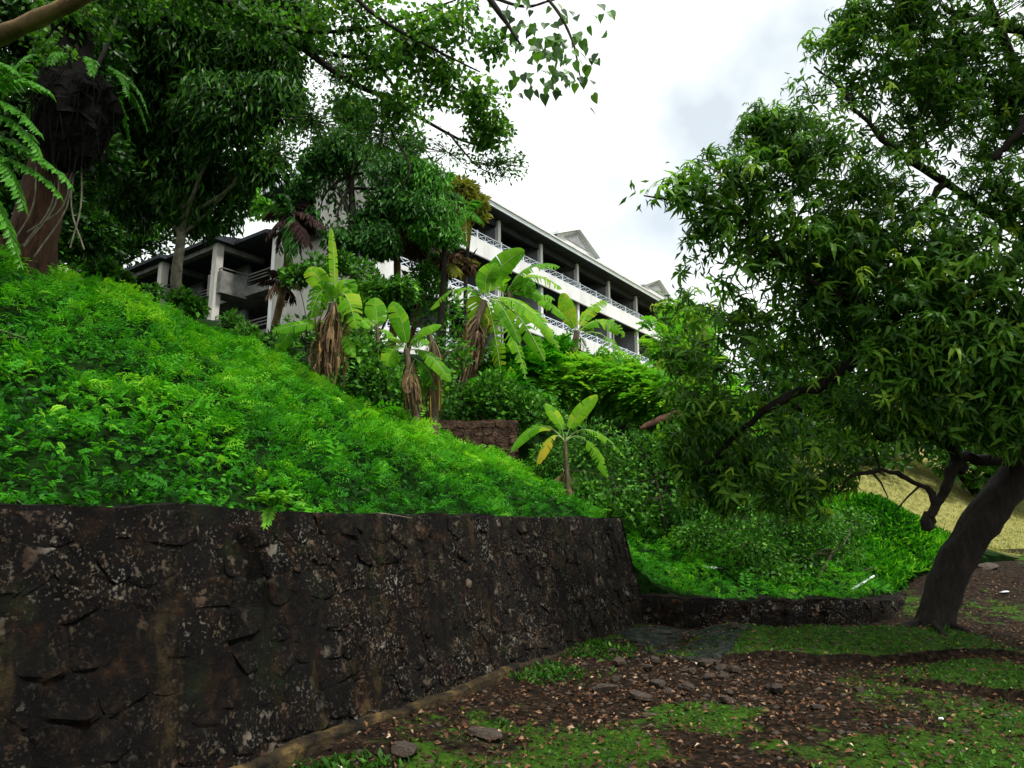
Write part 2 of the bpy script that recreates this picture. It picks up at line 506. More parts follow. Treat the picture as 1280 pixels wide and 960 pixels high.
LOW = np.array([(1.75, 11.80), (2.5, 11.72), (3.4, 11.72), (4.4, 11.80), (5.3, 11.95), (6.2, 12.45), (6.9, 13.35)])
BORDER = np.vstack([LOW, [(8.6, 15.0), (11.5, 16.6), (20, 18.5), (60, 26), (500, 60)]])

ctrl = [tuple(wt(t, 4.25, 1.66)) for t in (-6, -3, 0, 2, 4, 6, 8, 10, 11)]
ctrl += [(*p, 0.42) for p in (LOW + np.array([0, 0.25]))[1:]]
ctrl += [tuple(at(*q)) for q in [
    (0, 336, 8.5), (140, 384, 10), (270, 432, 12.5), (350, 466, 13.5), (410, 500, 13.5), (535, 556, 12.5),
    (583, 495, 18), (725, 470, 24), (710, 642, 12.6), (800, 680, 14.5), (900, 702, 14), (850, 610, 17),
    (1000, 640, 17), (1100, 620, 16.2), (1165, 692, 15.6), (1190, 692, 20), (1130, 588, 27), (1280, 690, 22), (1280, 640, 27),
    (300, 428, 33), (100, 372, 28), (-150, 340, 9), (650, 480, 33), (450, 450, 28)]]
ctrl += [(8.6, 15.0, 0.75), (11.5, 16.4, 0.78), (16, 17.5, 0.75), (30, 20, 0.7), (60, 26, 0.5), (30, 34, 5.0), (24, 50, 10), (0, 70, 13), (-40, 60, 14),
         (-50, 20, 11), (-40, -10, 7), (-14, -8, 3.6), (60, 70, 12), (-20, 100, 16), (60, 130, 14), (-90, 60, 15), (-90, -40, 8), (16, 40, 8.5)]
CT = np.array(ctrl)


def _tps():
    P = CT[:, :2]; n = len(P)
    d = np.linalg.norm(P[:, None] - P[None], axis=-1)
    K = np.where(d > 0, d * d * np.log(d + 1e-12), 0)
    A = np.zeros((n + 3, n + 3))
    A[:n, :n] = K + np.eye(n) * 0.6
    A[:n, n] = 1; A[:n, n + 1:] = P; A[n, :n] = 1; A[n + 1:, :n] = P.T
    return np.linalg.solve(A, np.concatenate([CT[:, 2], np.zeros(3)]))


_TW = _tps()


def hill_z(x, y):
    x = np.asarray(x, float); y = np.asarray(y, float)
    P = np.stack([x.ravel(), y.ravel()], -1)
    d = np.linalg.norm(P[:, None] - CT[None, :, :2], axis=-1)
    K = np.where(d > 0, d * d * np.log(d + 1e-12), 0)
    z = K @ _TW[:len(CT)] + _TW[len(CT)] + P @ _TW[len(CT) + 1:]
    z = np.clip(z, -1, 18)
    z = z + 0.09 * wob(P, 1.7, 3) + 0.05 * wob(P, 4.2, 4)
    t = P @ WD; p = P @ WN
    lim = 1.62 + 0.8 * np.clip(p - 4.1, 0, None) + 0.9 * np.clip(t - 10.9, 0, None) * 0
    z = np.where((t < 11.6) & (p < 7), np.minimum(z, lim), z)
    return z.reshape(x.shape)


def sstep(v):
    v = np.clip(v, 0, 1)
    return v * v * (3 - 2 * v)


LEDGES = [((2.0, 8.95), (6.6, 8.70), 0.10, 1), ((3.7, 8.3), (5.4, 5.4), 0.08, 1)]
MOSS = [(1.6, 6.5, 0.45, 0.5), (3.1, 5.3, 0.7, 0.45), (0.7, 5.6, 0.5, 0.35), (0.2, 4.9, 0.5, 0.3), (4.2, 6.2, 0.4, 0.3)]


def ground_z(x, y):
    x = np.asarray(x, float); y = np.asarray(y, float)
    P = np.stack([x.ravel(), y.ravel()], -1)
    z = (0.85 * sstep((y - 10.5) / 7.0) * sstep((x - 3.5) / 4.5)).ravel()
    for (a, b, h, s) in LEDGES:
        a = np.array(a); b = np.array(b)
        L = np.linalg.norm(b - a); t = (b - a) / L; n = np.array([-t[1], t[0]])
        q = (P - a) @ t; e = (P - a) @ n + 0.22 * wob(P, 2.3, 8)
        z += (h * sstep((e + 0.03) / 0.07) + h * 1.4 * sstep(e / 1.3)) * (1 - sstep((e - 1.1) / 1.3)) * sstep(q / 0.9) * sstep((L - q) / 0.9)
    near = 1 - sstep((np.abs(P[:, 0] - 3) - 12) / 10)
    z += near * (0.035 * wob(P, 2.6, 1) + 0.016 * wob(P, 9, 2) + 0.009 * wob(P, 24, 6))
    # earth banked against the foot of the wall
    pw = P @ WN
    z += 0.10 * sstep((pw - 2.6) / 1.0) * (P[:, 1] < 12)
    return z.reshape(x.shape)


def is_hill(x, y, off=0.0):
    x = np.asarray(x, float); y = np.asarray(y, float)
    t = x * WD[0] + y * WD[1]; p = x * WN[0] + y * WN[1]
    A = (t < 11.4) & (p > 4.05 + off)
    B = (x >= 1.15) & (y > np.interp(x, BORDER[:, 0], BORDER[:, 1]) - 0.05 + off) & (t >= 11.1)
    Cc = (x < 1.5) & (t >= 11.0) & (p > 4.02 + off)
    return A | B | Cc


def axis(parts):
    out = []
    for a, b, s in parts:
        out += list(np.arange(a, b, s))
    return np.array(out + [parts[-1][1]])


def sheet(name, X, Y, zf, keep, mat, tintf):
    gx, gy = np.meshgrid(X, Y)
    gz = zf(gx, gy)
    V = np.stack([gx, gy, gz], -1).reshape(-1, 3)
    nx, ny = len(X), len(Y)
    i = np.arange(ny - 1)[:, None] * nx + np.arange(nx - 1)[None]
    F = np.stack([i, i + 1, i + 1 + nx, i + nx], -1).reshape(-1, 4)
    if keep is not None:
        k = keep(V[:, 0], V[:, 1])
        F = F[k[F].all(axis=1)]
    mb = MB(); mb.add(V, F, 0, tintf(V))
    if keep is not None:                                   # turn the cut edge down into the ground
        E = np.concatenate([F[:, [0, 1]], F[:, [1, 2]], F[:, [2, 3]], F[:, [3, 0]]])
        key = np.sort(E, axis=1); key = key[:, 0] * len(V) + key[:, 1]
        u_, inv, cn = np.unique(key, return_inverse=True, return_counts=True)
        B = E[cn[inv] == 1]
        m = len(B)
        VB = np.concatenate([V[B[:, 0]], V[B[:, 1]], V[B[:, 1]] - [0, 0, 2.2], V[B[:, 0]] - [0, 0, 2.2]])
        q = np.arange(m)
        mb.add(VB, np.stack([q, q + m, q + 2 * m, q + 3 * m], -1), 0, 0.0)
    return mb.build(name, mat, smooth=True)


def moss_tint(V):
    P = V[:, :2]
    t = 0.36 + 0.16 * wob(P, 1.6, 21)
    for (a, b, h, s) in LEDGES:
        a = np.array(a); b = np.array(b)
        L = np.linalg.norm(b - a); tt = (b - a) / L; n = np.array([-tt[1], tt[0]])
        q = (P - a) @ tt + 0.7 * wob(P, 2.2, 22); e = (P - a) @ n + 0.25 * wob(P, 2.6, 23)
        e0 = (P - a) @ n + 0.22 * wob(P, 2.3, 8)
        t += 0.50 * sstep((e0 - 0.03) / 0.08) * (1 - sstep((e - 0.7) / 0.8)) * sstep(q / 0.6) * sstep((L - q) / 0.8) - 0.45 * np.exp(-((e0 + 0.05) / 0.09) ** 2) * sstep(q / 0.6) * sstep((L - q) / 0.8)  # dark soil along the riser stands in for the ledge's shadow line
    for (mx_, my_, mr_, ma_) in MOSS:
        t += ma_ * np.exp(-((P[:, 0] - mx_) ** 2 + (P[:, 1] - my_) ** 2) / mr_ ** 2 * (1 + 0.5 * wob(P, 3.5, 24)))
    # bare rubble in front of the wall's end
    t -= 0.30 * np.exp(-((P[:, 0] - 1.9) ** 2 / 1.3 + (P[:, 1] - 8.0) ** 2 / 1.6))
    return t


gX = axis([(-400, -40, 40), (-40, -6, 3), (-6, -2, 0.3), (-2, 10, 0.055), (10, 14, 0.3), (14, 50, 3), (50, 400, 50)])
gY = axis([(-400, -40, 40), (-40, 1, 3), (1, 4, 0.2), (4, 12.5, 0.055), (12.5, 19, 0.2), (19, 60, 3), (60, 400, 50)])
ground = sheet('ground', gX, gY, ground_z, None, M['ground'], moss_tint)
tag(ground, 'damp brown earth with moss patches in front of the stone wall', kind='structure')


def dry_tint(V):
    return sstep((V[:, 0] - 9.4 + 0.5 * wob(V[:, :2], 1.5, 5)) / 1.2) * sstep((V[:, 1] - 16.5) / 1.5)


hX = axis([(-300, -40, 30), (-40, -12, 2), (-12, 14, 0.22), (14, 30, 1), (30, 60, 5), (60, 300, 40)])
hY = axis([(-60, -6, 6), (-6, 0, 1), (0, 20, 0.22), (20, 60, 1), (60, 140, 10), (140, 500, 60)])
hill = sheet('hillside', hX, hY, hill_z, is_hill, M['hill'], dry_tint)
tag(hill, 'steep green hillside rising behind the stone wall', kind='structure')

# ------------------------------------------------------------------ masonry
def stone_mesh(seed, name='stone', mat=None, nseg=9):
    r = np.random.default_rng(seed)
    a = np.linspace(0, 2 * math.pi, nseg, endpoint=False) + r.uniform(-0.16, 0.16, nseg)
    # squarish super-ellipse outline in x,z; y negative = outward
    rad = 0.5 / np.maximum(np.abs(np.cos(a)) ** 3.2 + np.abs(np.sin(a)) ** 3.2, 1e-6) ** (1 / 3.2) * r.uniform(0.86, 1.06, nseg)
    ox, oz = np.cos(a) * rad, np.sin(a) * rad
    V = [np.stack([ox, np.full(nseg, 0.5), oz], -1),
         np.stack([ox * 0.99, np.full(nseg, -0.30) + r.uniform(-0.06, 0.06, nseg), oz * 0.99], -1),
         np.stack([ox * 0.84, -0.46 + r.uniform(-0.08, 0.08, nseg), oz * 0.84], -1),
         np.array([[r.uniform(-0.08, 0.08), -0.48 + r.uniform(-0.06, 0.06), r.uniform(-0.08, 0.08)]])]
    V = np.concatenate(V)
    mb = MB()
    F = []
    for k in range(2):
        for j in range(nseg):
            q = (j + 1) % nseg
            F.append((k * nseg + j, k * nseg + q, (k + 1) * nseg + q, (k + 1) * nseg + j))
    mb.add(V, F)
    mb.f[3].append(np.array([(2 * nseg + j, 2 * nseg + (j + 1) % nseg, 3 * nseg) for j in range(nseg)]))
    mb.m[3].append(np.zeros(nseg, int))
    return mb.mesh(name, mat, smooth=False)


STONES = [stone_mesh(s, mat=M['stone']) for s in range(14)]


def put(name, me, parent, loc, rot=(0, 0, 0), sc=(1, 1, 1)):
    o = bpy.data.objects.new(name, me)
    COL.objects.link(o)
    o.parent = parent
    o.location = tuple(float(c) for c in loc); o.rotation_euler = rot; o.scale = sc
    return o


H_W = 1.70
BAT = 0.30
wall = thing('retaining_wall', 'tall dark mossy rubble stone retaining wall in the left foreground', 'wall', wt(0, WP, 0), W_ROT)
# core with rough face; local x along, y into the hill, z up
def face_y(z):
    return BAT * z / H_W


mb = MB()
nx, nz = 240, 30
xs = np.linspace(W_T0, W_T1, nx); zs = np.linspace(-0.3, H_W - 0.03, nz)
gx, gz = np.meshgrid(xs, zs)
endcut = 0.32 * np.clip(gz, 0, None) / H_W
gx2 = np.minimum(gx, W_T1 - endcut)
top = H_W + 0.04 * (1 - (gx2 - W_T0) / 14) * 1.3 - 0.01 + 0.030 * wob(np.stack([gx2.ravel(), gx2.ravel() * 0], -1), 3.1, 35).reshape(gx2.shape) + 0.016 * wob(np.stack([gx2.ravel(), gx2.ravel() * 0], -1), 11.0, 36).reshape(gx2.shape)
gz2 = np.where(gz > 0, gz * top / H_W, gz)
gy = face_y(gz) + 0.004 + 0.010 * wob(np.stack([gx.ravel(), gz.ravel() * 1.3], -1), 7.0, 31).reshape(gx.shape) + 0.014 * wob(np.stack([gx.ravel(), gz.ravel()], -1), 19.0, 32).reshape(gx.shape)
V = np.stack([gx2, gy, gz2], -1).reshape(-1, 3)
i = np.arange(nz - 1)[:, None] * nx + np.arange(nx - 1)[None]
mb.add(V, np.stack([i, i + 1, i + 1 + nx, i + nx], -1).reshape(-1, 4))
# top, far end
gxT, gyT = np.meshgrid(xs, np.array([0, 0.1, 0.22, 0.34, 0.46, 0.62, 1.5]))
zT = np.interp(gxT.ravel(), xs, gz2[-1]).reshape(gxT.shape) + 0.018 * wob(np.stack([gxT.ravel(), gyT.ravel()], -1), 6, 33).reshape(gxT.shape) * (gyT > 0.05)
VT = np.stack([np.minimum(gxT, W_T1 - 0.32), gyT + gy[-1][None, :] * (gyT < 0.01) + face_y(H_W) * (gyT >= 0.01), zT], -1).reshape(-1, 3)
i = np.arange(6)[:, None] * nx + np.arange(nx - 1)[None]
mb.add(VT, np.stack([i, i + 1, i + 1 + nx, i + nx], -1).reshape(-1, 4))
zz = np.linspace(-0.3, H_W, 12); yy = np.linspace(0, 1.8, 7)
gyE, gzE = np.meshgrid(yy, zz)
VE = np.stack([W_T1 - 0.32 * np.clip(gzE, 0, None) / H_W + 0.02 * wob(np.stack([gyE.ravel(), gzE.ravel()], -1), 9, 34).reshape(gyE.shape), gyE + face_y(gzE) - 0.02, gzE], -1).reshape(-1, 3)
i = np.arange(11)[:, None] * 7 + np.arange(6)[None]
mb.add(VE, np.stack([i, i + 1, i + 8, i + 7], -1).reshape(-1, 4))
mb.build('mortar_core', M['mortar'], wall, smooth=True, local=True)
# stones: irregular rubble cells, each a separate block standing slightly proud of the mortar
def clip_poly(poly, a, n):
    out = []
    for i_ in range(len(poly)):
        p, q = poly[i_], poly[(i_ + 1) % len(poly)]
        dp, dq = (p - a) @ n, (q - a) @ n
        if dp <= 0:
            out.append(p)
        if dp * dq < 0:
            out.append(p + (q - p) * dp / (dp - dq))
    return out


sr = random.Random(3)
vr = np.random.default_rng(33)


def rubble_cells(sx0, sx1, height, nrow, wmin, wmax, an=0.70, jit=0.055):
    seeds = []
    for rw in range(nrow):
        x = sx0 + (0.15 if rw % 2 else 0)
        while x < sx1:
            w = vr.uniform(wmin, wmax)
            seeds.append(((x + w / 2) * an, (rw + 0.5) / nrow * height + vr.uniform(-jit, jit)))
            x += w
    seeds = np.array(seeds)
    out = []
    for c in seeds:
        poly = [np.array(v_) for v_ in ((c[0] - 0.5, 0.01), (c[0] + 0.5, 0.01), (c[0] + 0.5, height - 0.015), (c[0] - 0.5, height - 0.015))]
        dd = np.linalg.norm(seeds - c, axis=1)
        for j in np.argsort(dd)[1:14]:
            poly = clip_poly(poly, (c + seeds[j]) / 2 - norm(seeds[j] - c) * 0.0012, norm(seeds[j] - c))
            if len(poly) < 3:
                break
        if len(poly) < 3:
            continue
        poly = np.array(poly); poly[:, 0] /= an
        pl = []
        for i_ in range(len(poly)):                       # soften corners
            a_, b_, c_ = poly[i_ - 1], poly[i_], poly[(i_ + 1) % len(poly)]
            pl += [b_ + (a_ - b_) * 0.16, b_ + (c_ - b_) * 0.16]
        out.append(np.array(pl))
    return out


blocks = []
for pl in rubble_cells(1.0, W_T1 - 0.05, H_W, 8, 0.16, 0.42):
    pl[:, 0] = np.minimum(pl[:, 0], W_T1 - 0.32 * pl[:, 1] / H_W - 0.02)
    if np.ptp(pl[:, 0]) > 0.08:
        blocks.append(pl)
blocks.sort(key=lambda p_: p_[:, 0].mean())


def block_geom(pl, face_y=face_y):
    cen = pl.mean(0)
    m_ = len(pl)
    proud = vr.uniform(-0.002, 0.010) + (0.014 if vr.uniform() < 0.10 else 0); tx, tz = vr.normal() * 0.045, vr.normal() * 0.045
    def lay(k, y):
        q_ = cen + (pl - cen) * k
        return np.c_[q_[:, 0], face_y(q_[:, 1]) + y + (q_[:, 0] - cen[0]) * tx * (k < 1) + (q_[:, 1] - cen[1]) * tz * (k < 1), q_[:, 1]]
    V = np.vstack([lay(1.0, 0.06), lay(0.985, 0.004 - proud * 0.4) + vr.normal(size=(m_, 3)) * 0.003, lay(0.84, -proud) + vr.normal(size=(m_, 3)) * 0.007, [[cen[0], face_y(cen[1]) - proud + vr.normal() * 0.008, cen[1]]]])
    Fq = [(k * m_ + j, k * m_ + (j + 1) % m_, (k + 1) * m_ + (j + 1) % m_, (k + 1) * m_ + j) for k in range(2) for j in range(m_)]
    Ft = [(2 * m_ + j, 2 * m_ + (j + 1) % m_, 3 * m_) for j in range(m_)]
    return V, Fq, Ft, cen


rest = MB()
for q, pl in enumerate(blocks):
    V, Fq, Ft, cen = block_geom(pl)
    if q < 300:
        mb = MB()
        mb.add(V, Fq); mb.f[3].append(np.array(Ft)); mb.m[3].append(np.zeros(len(Ft), int))
        mb.build('stone', M['stone'], wall, local=True)
    else:
        rest.add(V, Fq); rest.f[3].append(np.array(Ft) + rest.n - len(V)); rest.m[3].append(np.zeros(len(Ft), int))
if rest.n:
    tag(rest.build('far_stones', M['stone'], wall, local=True), kind='stuff')
# ochre footing along the base
mb = MB()
fx = np.linspace(2.6, 10.2, 260)
prof = [(-0.06, -0.25), (-0.07, 0.04), (-0.062, 0.13), (-0.035, 0.16), (0.08, 0.17)]
V = []
for k, xx in enumerate(fx):
    j = 0.06 * float(wob(np.array([[xx, 0.0]]), 6.0, 91)[0]) + 0.03 * float(wob(np.array([[xx, 0.0]]), 17.0, 92)[0])
    taper = min(1, max(0.0, (9.2 - xx) / 2.5))
    for (yy, zz) in prof:
        V.append((xx, yy * taper * (1 + 0.25 * float(wob(np.array([[xx, 2.0]]), 5.0, 94)[0])), 0.05 + zz * (0.75 + 0.28 * float(wob(np.array([[xx, 1.0]]), 1.6, 93)[0])) * (0.3 + 0.7 * taper) + j * 0.3))
n = len(prof)
mb.add(V, [(k * n + j, (k + 1) * n + j, (k + 1) * n + j + 1, k * n + j + 1) for k in range(len(fx) - 1) for j in range(n - 1)])
mb.build('footing', M['footing'], wall, local=True)

# low kerb wall bounding the slope
lw = thing('low_wall', 'knee-high dark stone wall curving from the tall wall towards the leaning tree', 'low wall', (*LOW[0], 0))
L3 = path(np.c_[LOW, np.zeros(len(LOW))], 60)[:, :2]
tang = norm(np.gradient(L3, axis=0)); nrm2 = np.stack([-tang[:, 1], tang[:, 0]], -1)
gz0 = ground_z(L3[:, 0], L3[:, 1])
mb = MB()
prof = [(-0.17, -0.3), (-0.165, 0.30), (-0.155, 0.44), (0.16, 0.46), (0.9, 0.36), (0.9, -0.3)]
V = []
for k in range(60):
    topz = 0.06 * wob(np.array([[k * 0.2, 0]]), 2, 9)[0]
    ftap = 1 - 0.42 * float(sstep((k / 59 - 0.55) / 0.45))
    for j, (o_, zz) in enumerate(prof):
        zz2 = zz if zz < 0 else (zz + topz * 0.5 + 0.012 * math.sin(k * 1.7 + j)) * ftap
        V.append((*(L3[k] + nrm2[k] * (o_ + 0.012 * math.sin(k * 2.3 + j * 2))), gz0[k] * 0.45 + zz2))
n = len(prof)
mb.add(V, [(k * n + j, (k + 1) * n + j, (k + 1) * n + j + 1, k * n + j + 1) for k in range(59) for j in range(n - 1)])
mb.add(V[-n:], [(0, 1, 2), (0, 2, 3), (0, 3, 4), (0, 4, 5)])
mb.build('mortar_core', M['mortar'], lw, smooth=False)
seg = np.concatenate([[0], np.cumsum(np.linalg.norm(np.diff(L3, axis=0), axis=1))])
for pl in rubble_cells(0.1, seg[-1] - 0.05, 0.46, 2, 0.2, 0.44, 0.75, 0.03):
    V, Fq, Ft, cen = block_geom(pl, lambda z_: 0.0 * z_)
    ss = np.clip(V[:, 0], 0, seg[-1])
    c = np.stack([np.interp(ss, seg, L3[:, k]) for k in (0, 1)], -1)
    nn = np.stack([np.interp(ss, seg, nrm2[:, k]) for k in (0, 1)], -1)
    z0 = np.interp(ss, seg, gz0) * 0.45
    Vw = np.c_[c + nn * (V[:, 1] - 0.175)[:, None], V[:, 2] * (1 - 0.42 * sstep((ss / seg[-1] - 0.55) / 0.45)) + z0 - 0.02]
    mb = MB(); mb.add(Vw, Fq); mb.f[3].append(np.array(Ft)); mb.m[3].append(np.zeros(len(Ft), int))
    mb.build('stone', M['stone'], lw)

# old masonry block on the slope
p0 = at(598, 545, 14.2)
oc = thing('ruined_masonry', 'reddish brown ruined masonry block half buried between the banana plants', 'masonry', p0)
mb = MB()
u = np.linspace(-0.85, 0.8, 14); v = np.linspace(-0.6, 0.36, 8)
gu, gv = np.meshgrid(u, v)
P = np.stack([gu.ravel(), gv.ravel()], -1)
yy = 0.06 * wob(P, 5, 41) + 0.2 * gv.ravel()
topv = np.where(gv.ravel() > 0.3, 0.05 * wob(P, 4, 42), 0)
V = np.stack([gu.ravel(), yy, gv.ravel() + topv], -1)
i = np.arange(7)[:, None] * 14 + np.arange(13)[None]
Fq = np.stack([i, i + 1, i + 15, i + 14], -1).reshape(-1, 4)
mb.add(V + p0, Fq)
Vb = V.copy(); Vb[:, 1] += 0.5
mb.add(Vb + p0, Fq[:, ::-1])
ring = list(range(7 * 14, 8 * 14)); mb.add(np.vstack([V[ring], Vb[ring]]) + p0, [(k, k + 1, k + 15, k + 14) for k in range(13)])
for cside in (0, 13):
    rr = [k * 14 + cside for k in range(8)]
    mb.add(np.vstack([V[rr], Vb[rr]]) + p0, [(k, k + 1, k + 9, k + 8) for k in range(7)])
mb.build('core', M['outcrop'], oc)
for pl in rubble_cells(-0.82, 0.78, 0.80, 5, 0.10, 0.30, 0.8, 0.03):
    pl = pl.copy(); pl[:, 1] -= 0.5
    V, Fq, Ft, cen = block_geom(pl, lambda z_: 0.2 * z_ - 0.07)
    V[:, 0] = np.clip(V[:, 0], -0.85, 0.8)
    mb = MB(); mb.add(V + p0, Fq); mb.f[3].append(np.array(Ft)); mb.m[3].append(np.zeros(len(Ft), int))
    mb.build('brick', M['outcrop'], oc)

# ------------------------------------------------------------------ buildings
B_ANG = R(53.5)
BC = np.array([-6.216, 32.445, 0.0])
bld = thing('hotel_building', 'long white hillside building with open balconies and pale roof edge', 'building', BC, B_ANG)


def bpart(name, boxes, mat, parent=bld):
    mb = MB()
    for bx in boxes:
        mb.box(*bx)
    return mb.build(name, mat, parent, local=True)


A1 = 37.0
Z_E = 20.4
ST = 3.5
FB = 0.80              # parapet face, behind the eave line
DEEP = 3.0             # balcony depth
levels = [17.4 - ST * k for k in range(4)]       # floor levels
bpart('end_wall', [(0.25, 0.5, FB + 0.02, 9.0, 5, Z_E - 0.3)], M['plaster_old'])
bpart('rear_wall', [(0.5, A1 - 0.3, 9.0, 9.25, 5, Z_E - 0.3)], M['plaster'])
bpart('far_wall', [(A1 - 0.3, A1 - 0.05, FB + 0.02, 9.25, 5, Z_E - 0.3)], M['plaster'])
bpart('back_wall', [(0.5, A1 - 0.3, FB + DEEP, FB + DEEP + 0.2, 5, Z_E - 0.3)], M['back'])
cols = [1.15 + 4.65 * k for k in range(8)] + [A1 - 0.35]
for li, z0 in enumerate(levels):
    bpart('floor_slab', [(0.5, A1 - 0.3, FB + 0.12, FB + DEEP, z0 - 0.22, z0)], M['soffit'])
    bpart('parapet', [(0.26, A1 - 0.06, FB - 0.02, FB + 0.12, z0 - 0.34, z0 + 0.66)], M['plaster'])
    bpart('ledge', [(0.24, A1 - 0.04, FB - 0.06, FB + 0.0, z0 - 0.40, z0 - 0.34)], M['inner'])
    for k in range(len(cols) - 1):
        a0, a1 = cols[k], cols[k + 1]
        zc = z0 + (ST - 0.35 if li else Z_E - 0.46 - z0)
        if li < 3:
            c = bpart('column', [(a0 - 0.13, a0 + 0.13, FB + 0.16, FB + 0.42, z0, zc + 0.1)], M['plaster'])
            bpart('dividing_wall', [(a0 - 0.06, a0 + 0.06, FB + 0.5, FB + DEEP, z0, zc + 0.1)], M['inner'])
            d = bpart('balcony_door', [(a0 + 1.1, a0 + 3.3, FB + DEEP - 0.04, FB + DEEP, z0 + 0.02, z0 + 2.2)], M['dark_pane'])
            bpart('door_frame', [(a0 + 1.02, a0 + 1.1, FB + DEEP - 0.06, FB + DEEP, z0, z0 + 2.28), (a0 + 3.3, a0 + 3.38, FB + DEEP - 0.06, FB + DEEP, z0, z0 + 2.28),
                                (a0 + 1.1, a0 + 3.3, FB + DEEP - 0.06, FB + DEEP, z0 + 2.2, z0 + 2.28), (a0 + 2.17, a0 + 2.23, FB + DEEP - 0.055, FB + DEEP - 0.035, z0 + 0.02, z0 + 2.2)], M['rail_dark'], d)
        # lattice railing between posts
        half = (a1 - a0) / 2
        for hh in range(2):
            p0_, p1_ = a0 + hh * half, a0 + (hh + 1) * half
            mb = MB()
            zb, ztp = z0 + 0.68, z0 + 1.14
            yb = FB + 0.05
            mb.box(p0_, p1_, yb - 0.025, yb + 0.025, ztp - 0.05, ztp)
            mb.box(p0_, p1_, yb - 0.02, yb + 0.02, zb, zb + 0.04)
            npan = 3
            for q in range(npan):
                x0, x1 = p0_ + (p1_ - p0_) * q / npan, p0_ + (p1_ - p0_) * (q + 1) / npan
                for (za, zb2) in ((zb + 0.04, ztp - 0.05), (ztp - 0.05, zb + 0.04)):
                    mb.tube([(x0, yb, za), (x1, yb, zb2)], 0.022, 4, cap=False)
                mb.box(x1 - 0.018, x1 + 0.018, yb - 0.018, yb + 0.018, zb, ztp)
            rl = mb.build('railing', M['rail'], bld, local=True)
            bpart('post', [(p0_ - 0.05, p0_ + 0.05, FB - 0.0, FB + 0.10, z0 + 0.6, z0 + 1.2)], M['rail'], rl)
# roof: soffit, fascia, hipped slopes
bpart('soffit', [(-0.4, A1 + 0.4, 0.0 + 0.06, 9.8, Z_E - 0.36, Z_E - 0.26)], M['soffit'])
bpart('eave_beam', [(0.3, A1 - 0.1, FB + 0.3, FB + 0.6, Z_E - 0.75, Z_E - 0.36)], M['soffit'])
fa = bpart('fascia', [(-0.5, A1 + 0.5, -0.02, 0.06, Z_E - 0.36, Z_E), (-0.5, -0.42, 0.06, 9.8, Z_E - 0.36, Z_E), (A1 + 0.42, A1 + 0.5, 0.06, 9.8, Z_E - 0.36, Z_E)], M['fascia'])
bpart('gutter', [(-0.5, A1 + 0.5, -0.12, -0.02, Z_E - 0.12, Z_E - 0.02)], M['plaster'], fa)
mb = MB()
e0, e1, r0, r1, rb, zr = -0.5, A1 + 0.5, 4.5, A1 - 4.5, 4.9, Z_E + 2.1
V = [(e0, -0.1, Z_E), (e1, -0.1, Z_E), (e1, 9.9, Z_E), (e0, 9.9, Z_E), (r0, rb, zr), (r1, rb, zr)]
mb.add(V, [(0, 1, 5, 4), (2, 3, 4, 5)]); mb.add(V, [(1, 2, 5), (3, 0, 4)])
roof = mb.build('roof', M['tile'], bld, local=True)
for ac in (18.8, 32.0):
    mb = MB()
    hw, zb, za, y0, y1 = 2.6, Z_E + 0.35, Z_E + 1.75, 0.45, 4.6
    V = [(ac - hw, y0, zb - 0.3), (ac + hw, y0, zb - 0.3), (ac + hw, y0, zb + 0.28), (ac, y0, za), (ac - hw, y0, zb + 0.28)]
    mb.add(V, [(0, 1, 2, 4)]); mb.add(V, [(4, 2, 3)])
    dm = mb.build('dormer_gable', M['plaster'], roof, local=True)
    mb = MB()
    for s in (-1, 1):
        ex, ez = ac + s * (hw + 0.3), zb + 0.28 - 0.3 * (za - zb - 0.28) / hw
        V = [(ex, y0 - 0.3, ez), (ac, y0 - 0.3, za + 0.02), (ac, y1, za + 0.02), (ex, y1, ez)]
        V += [(x, y, zz + 0.16) for (x, y, zz) in V]
        mb.add(V, [(0, 1, 2, 3), (4, 7, 6, 5), (0, 4, 5, 1), (2, 6, 7, 3), (0, 3, 7, 4)])
    mb.build('dormer_roof', M['fascia'], roof, local=True)
    mb = MB()
    for k in range(7):
        zz = zb + 0.34 + k * 0.13
        hwk = (za - 0.16 - zz) / (za - zb - 0.28) * hw * 0.86 - 0.12
        if hwk > 0.05:
            mb.box(ac - hwk, ac + hwk, y0 - 0.06, y0 - 0.01, zz, zz + 0.09)
    mb.build('louvre', M['louvre'], roof, local=True)
for a_ in (10.45, 24.4):
    bpart('downpipe', [(a_ - 0.05, a_ + 0.05, FB + 0.02 - 0.14, FB + 0.02 - 0.05, 5.0, 17.0)], M['inner'])
# windows in the end wall, lower band with dark slits
for (b0, b1, zz) in ((1.2, 2.6, 14.3), (1.2, 2.6, 10.9)):
    wv = bpart('window', [(0.21, 0.252, b0, b1, zz, zz + 1.0)], M['dark_pane'])
    bpart('window_frame', [(0.17, 0.25, b0 - 0.08, b0, zz - 0.08, zz + 1.08), (0.17, 0.25, b1, b1 + 0.08, zz - 0.08, zz + 1.08), (0.17, 0.25, b0, b1, zz + 1.0, zz + 1.08), (0.15, 0.25, b0, b1, zz - 0.1, zz)], M['plaster'], wv)
# small canopy over the end wall's side door
bpart('porch_roof', [(-1.6, 0.25, 4.4, 6.6, 16.55, 16.72)], M['concrete'])
bpart('porch_fascia', [(-1.66, -1.6, 4.34, 6.66, 16.5, 16.8)], M['fascia'])

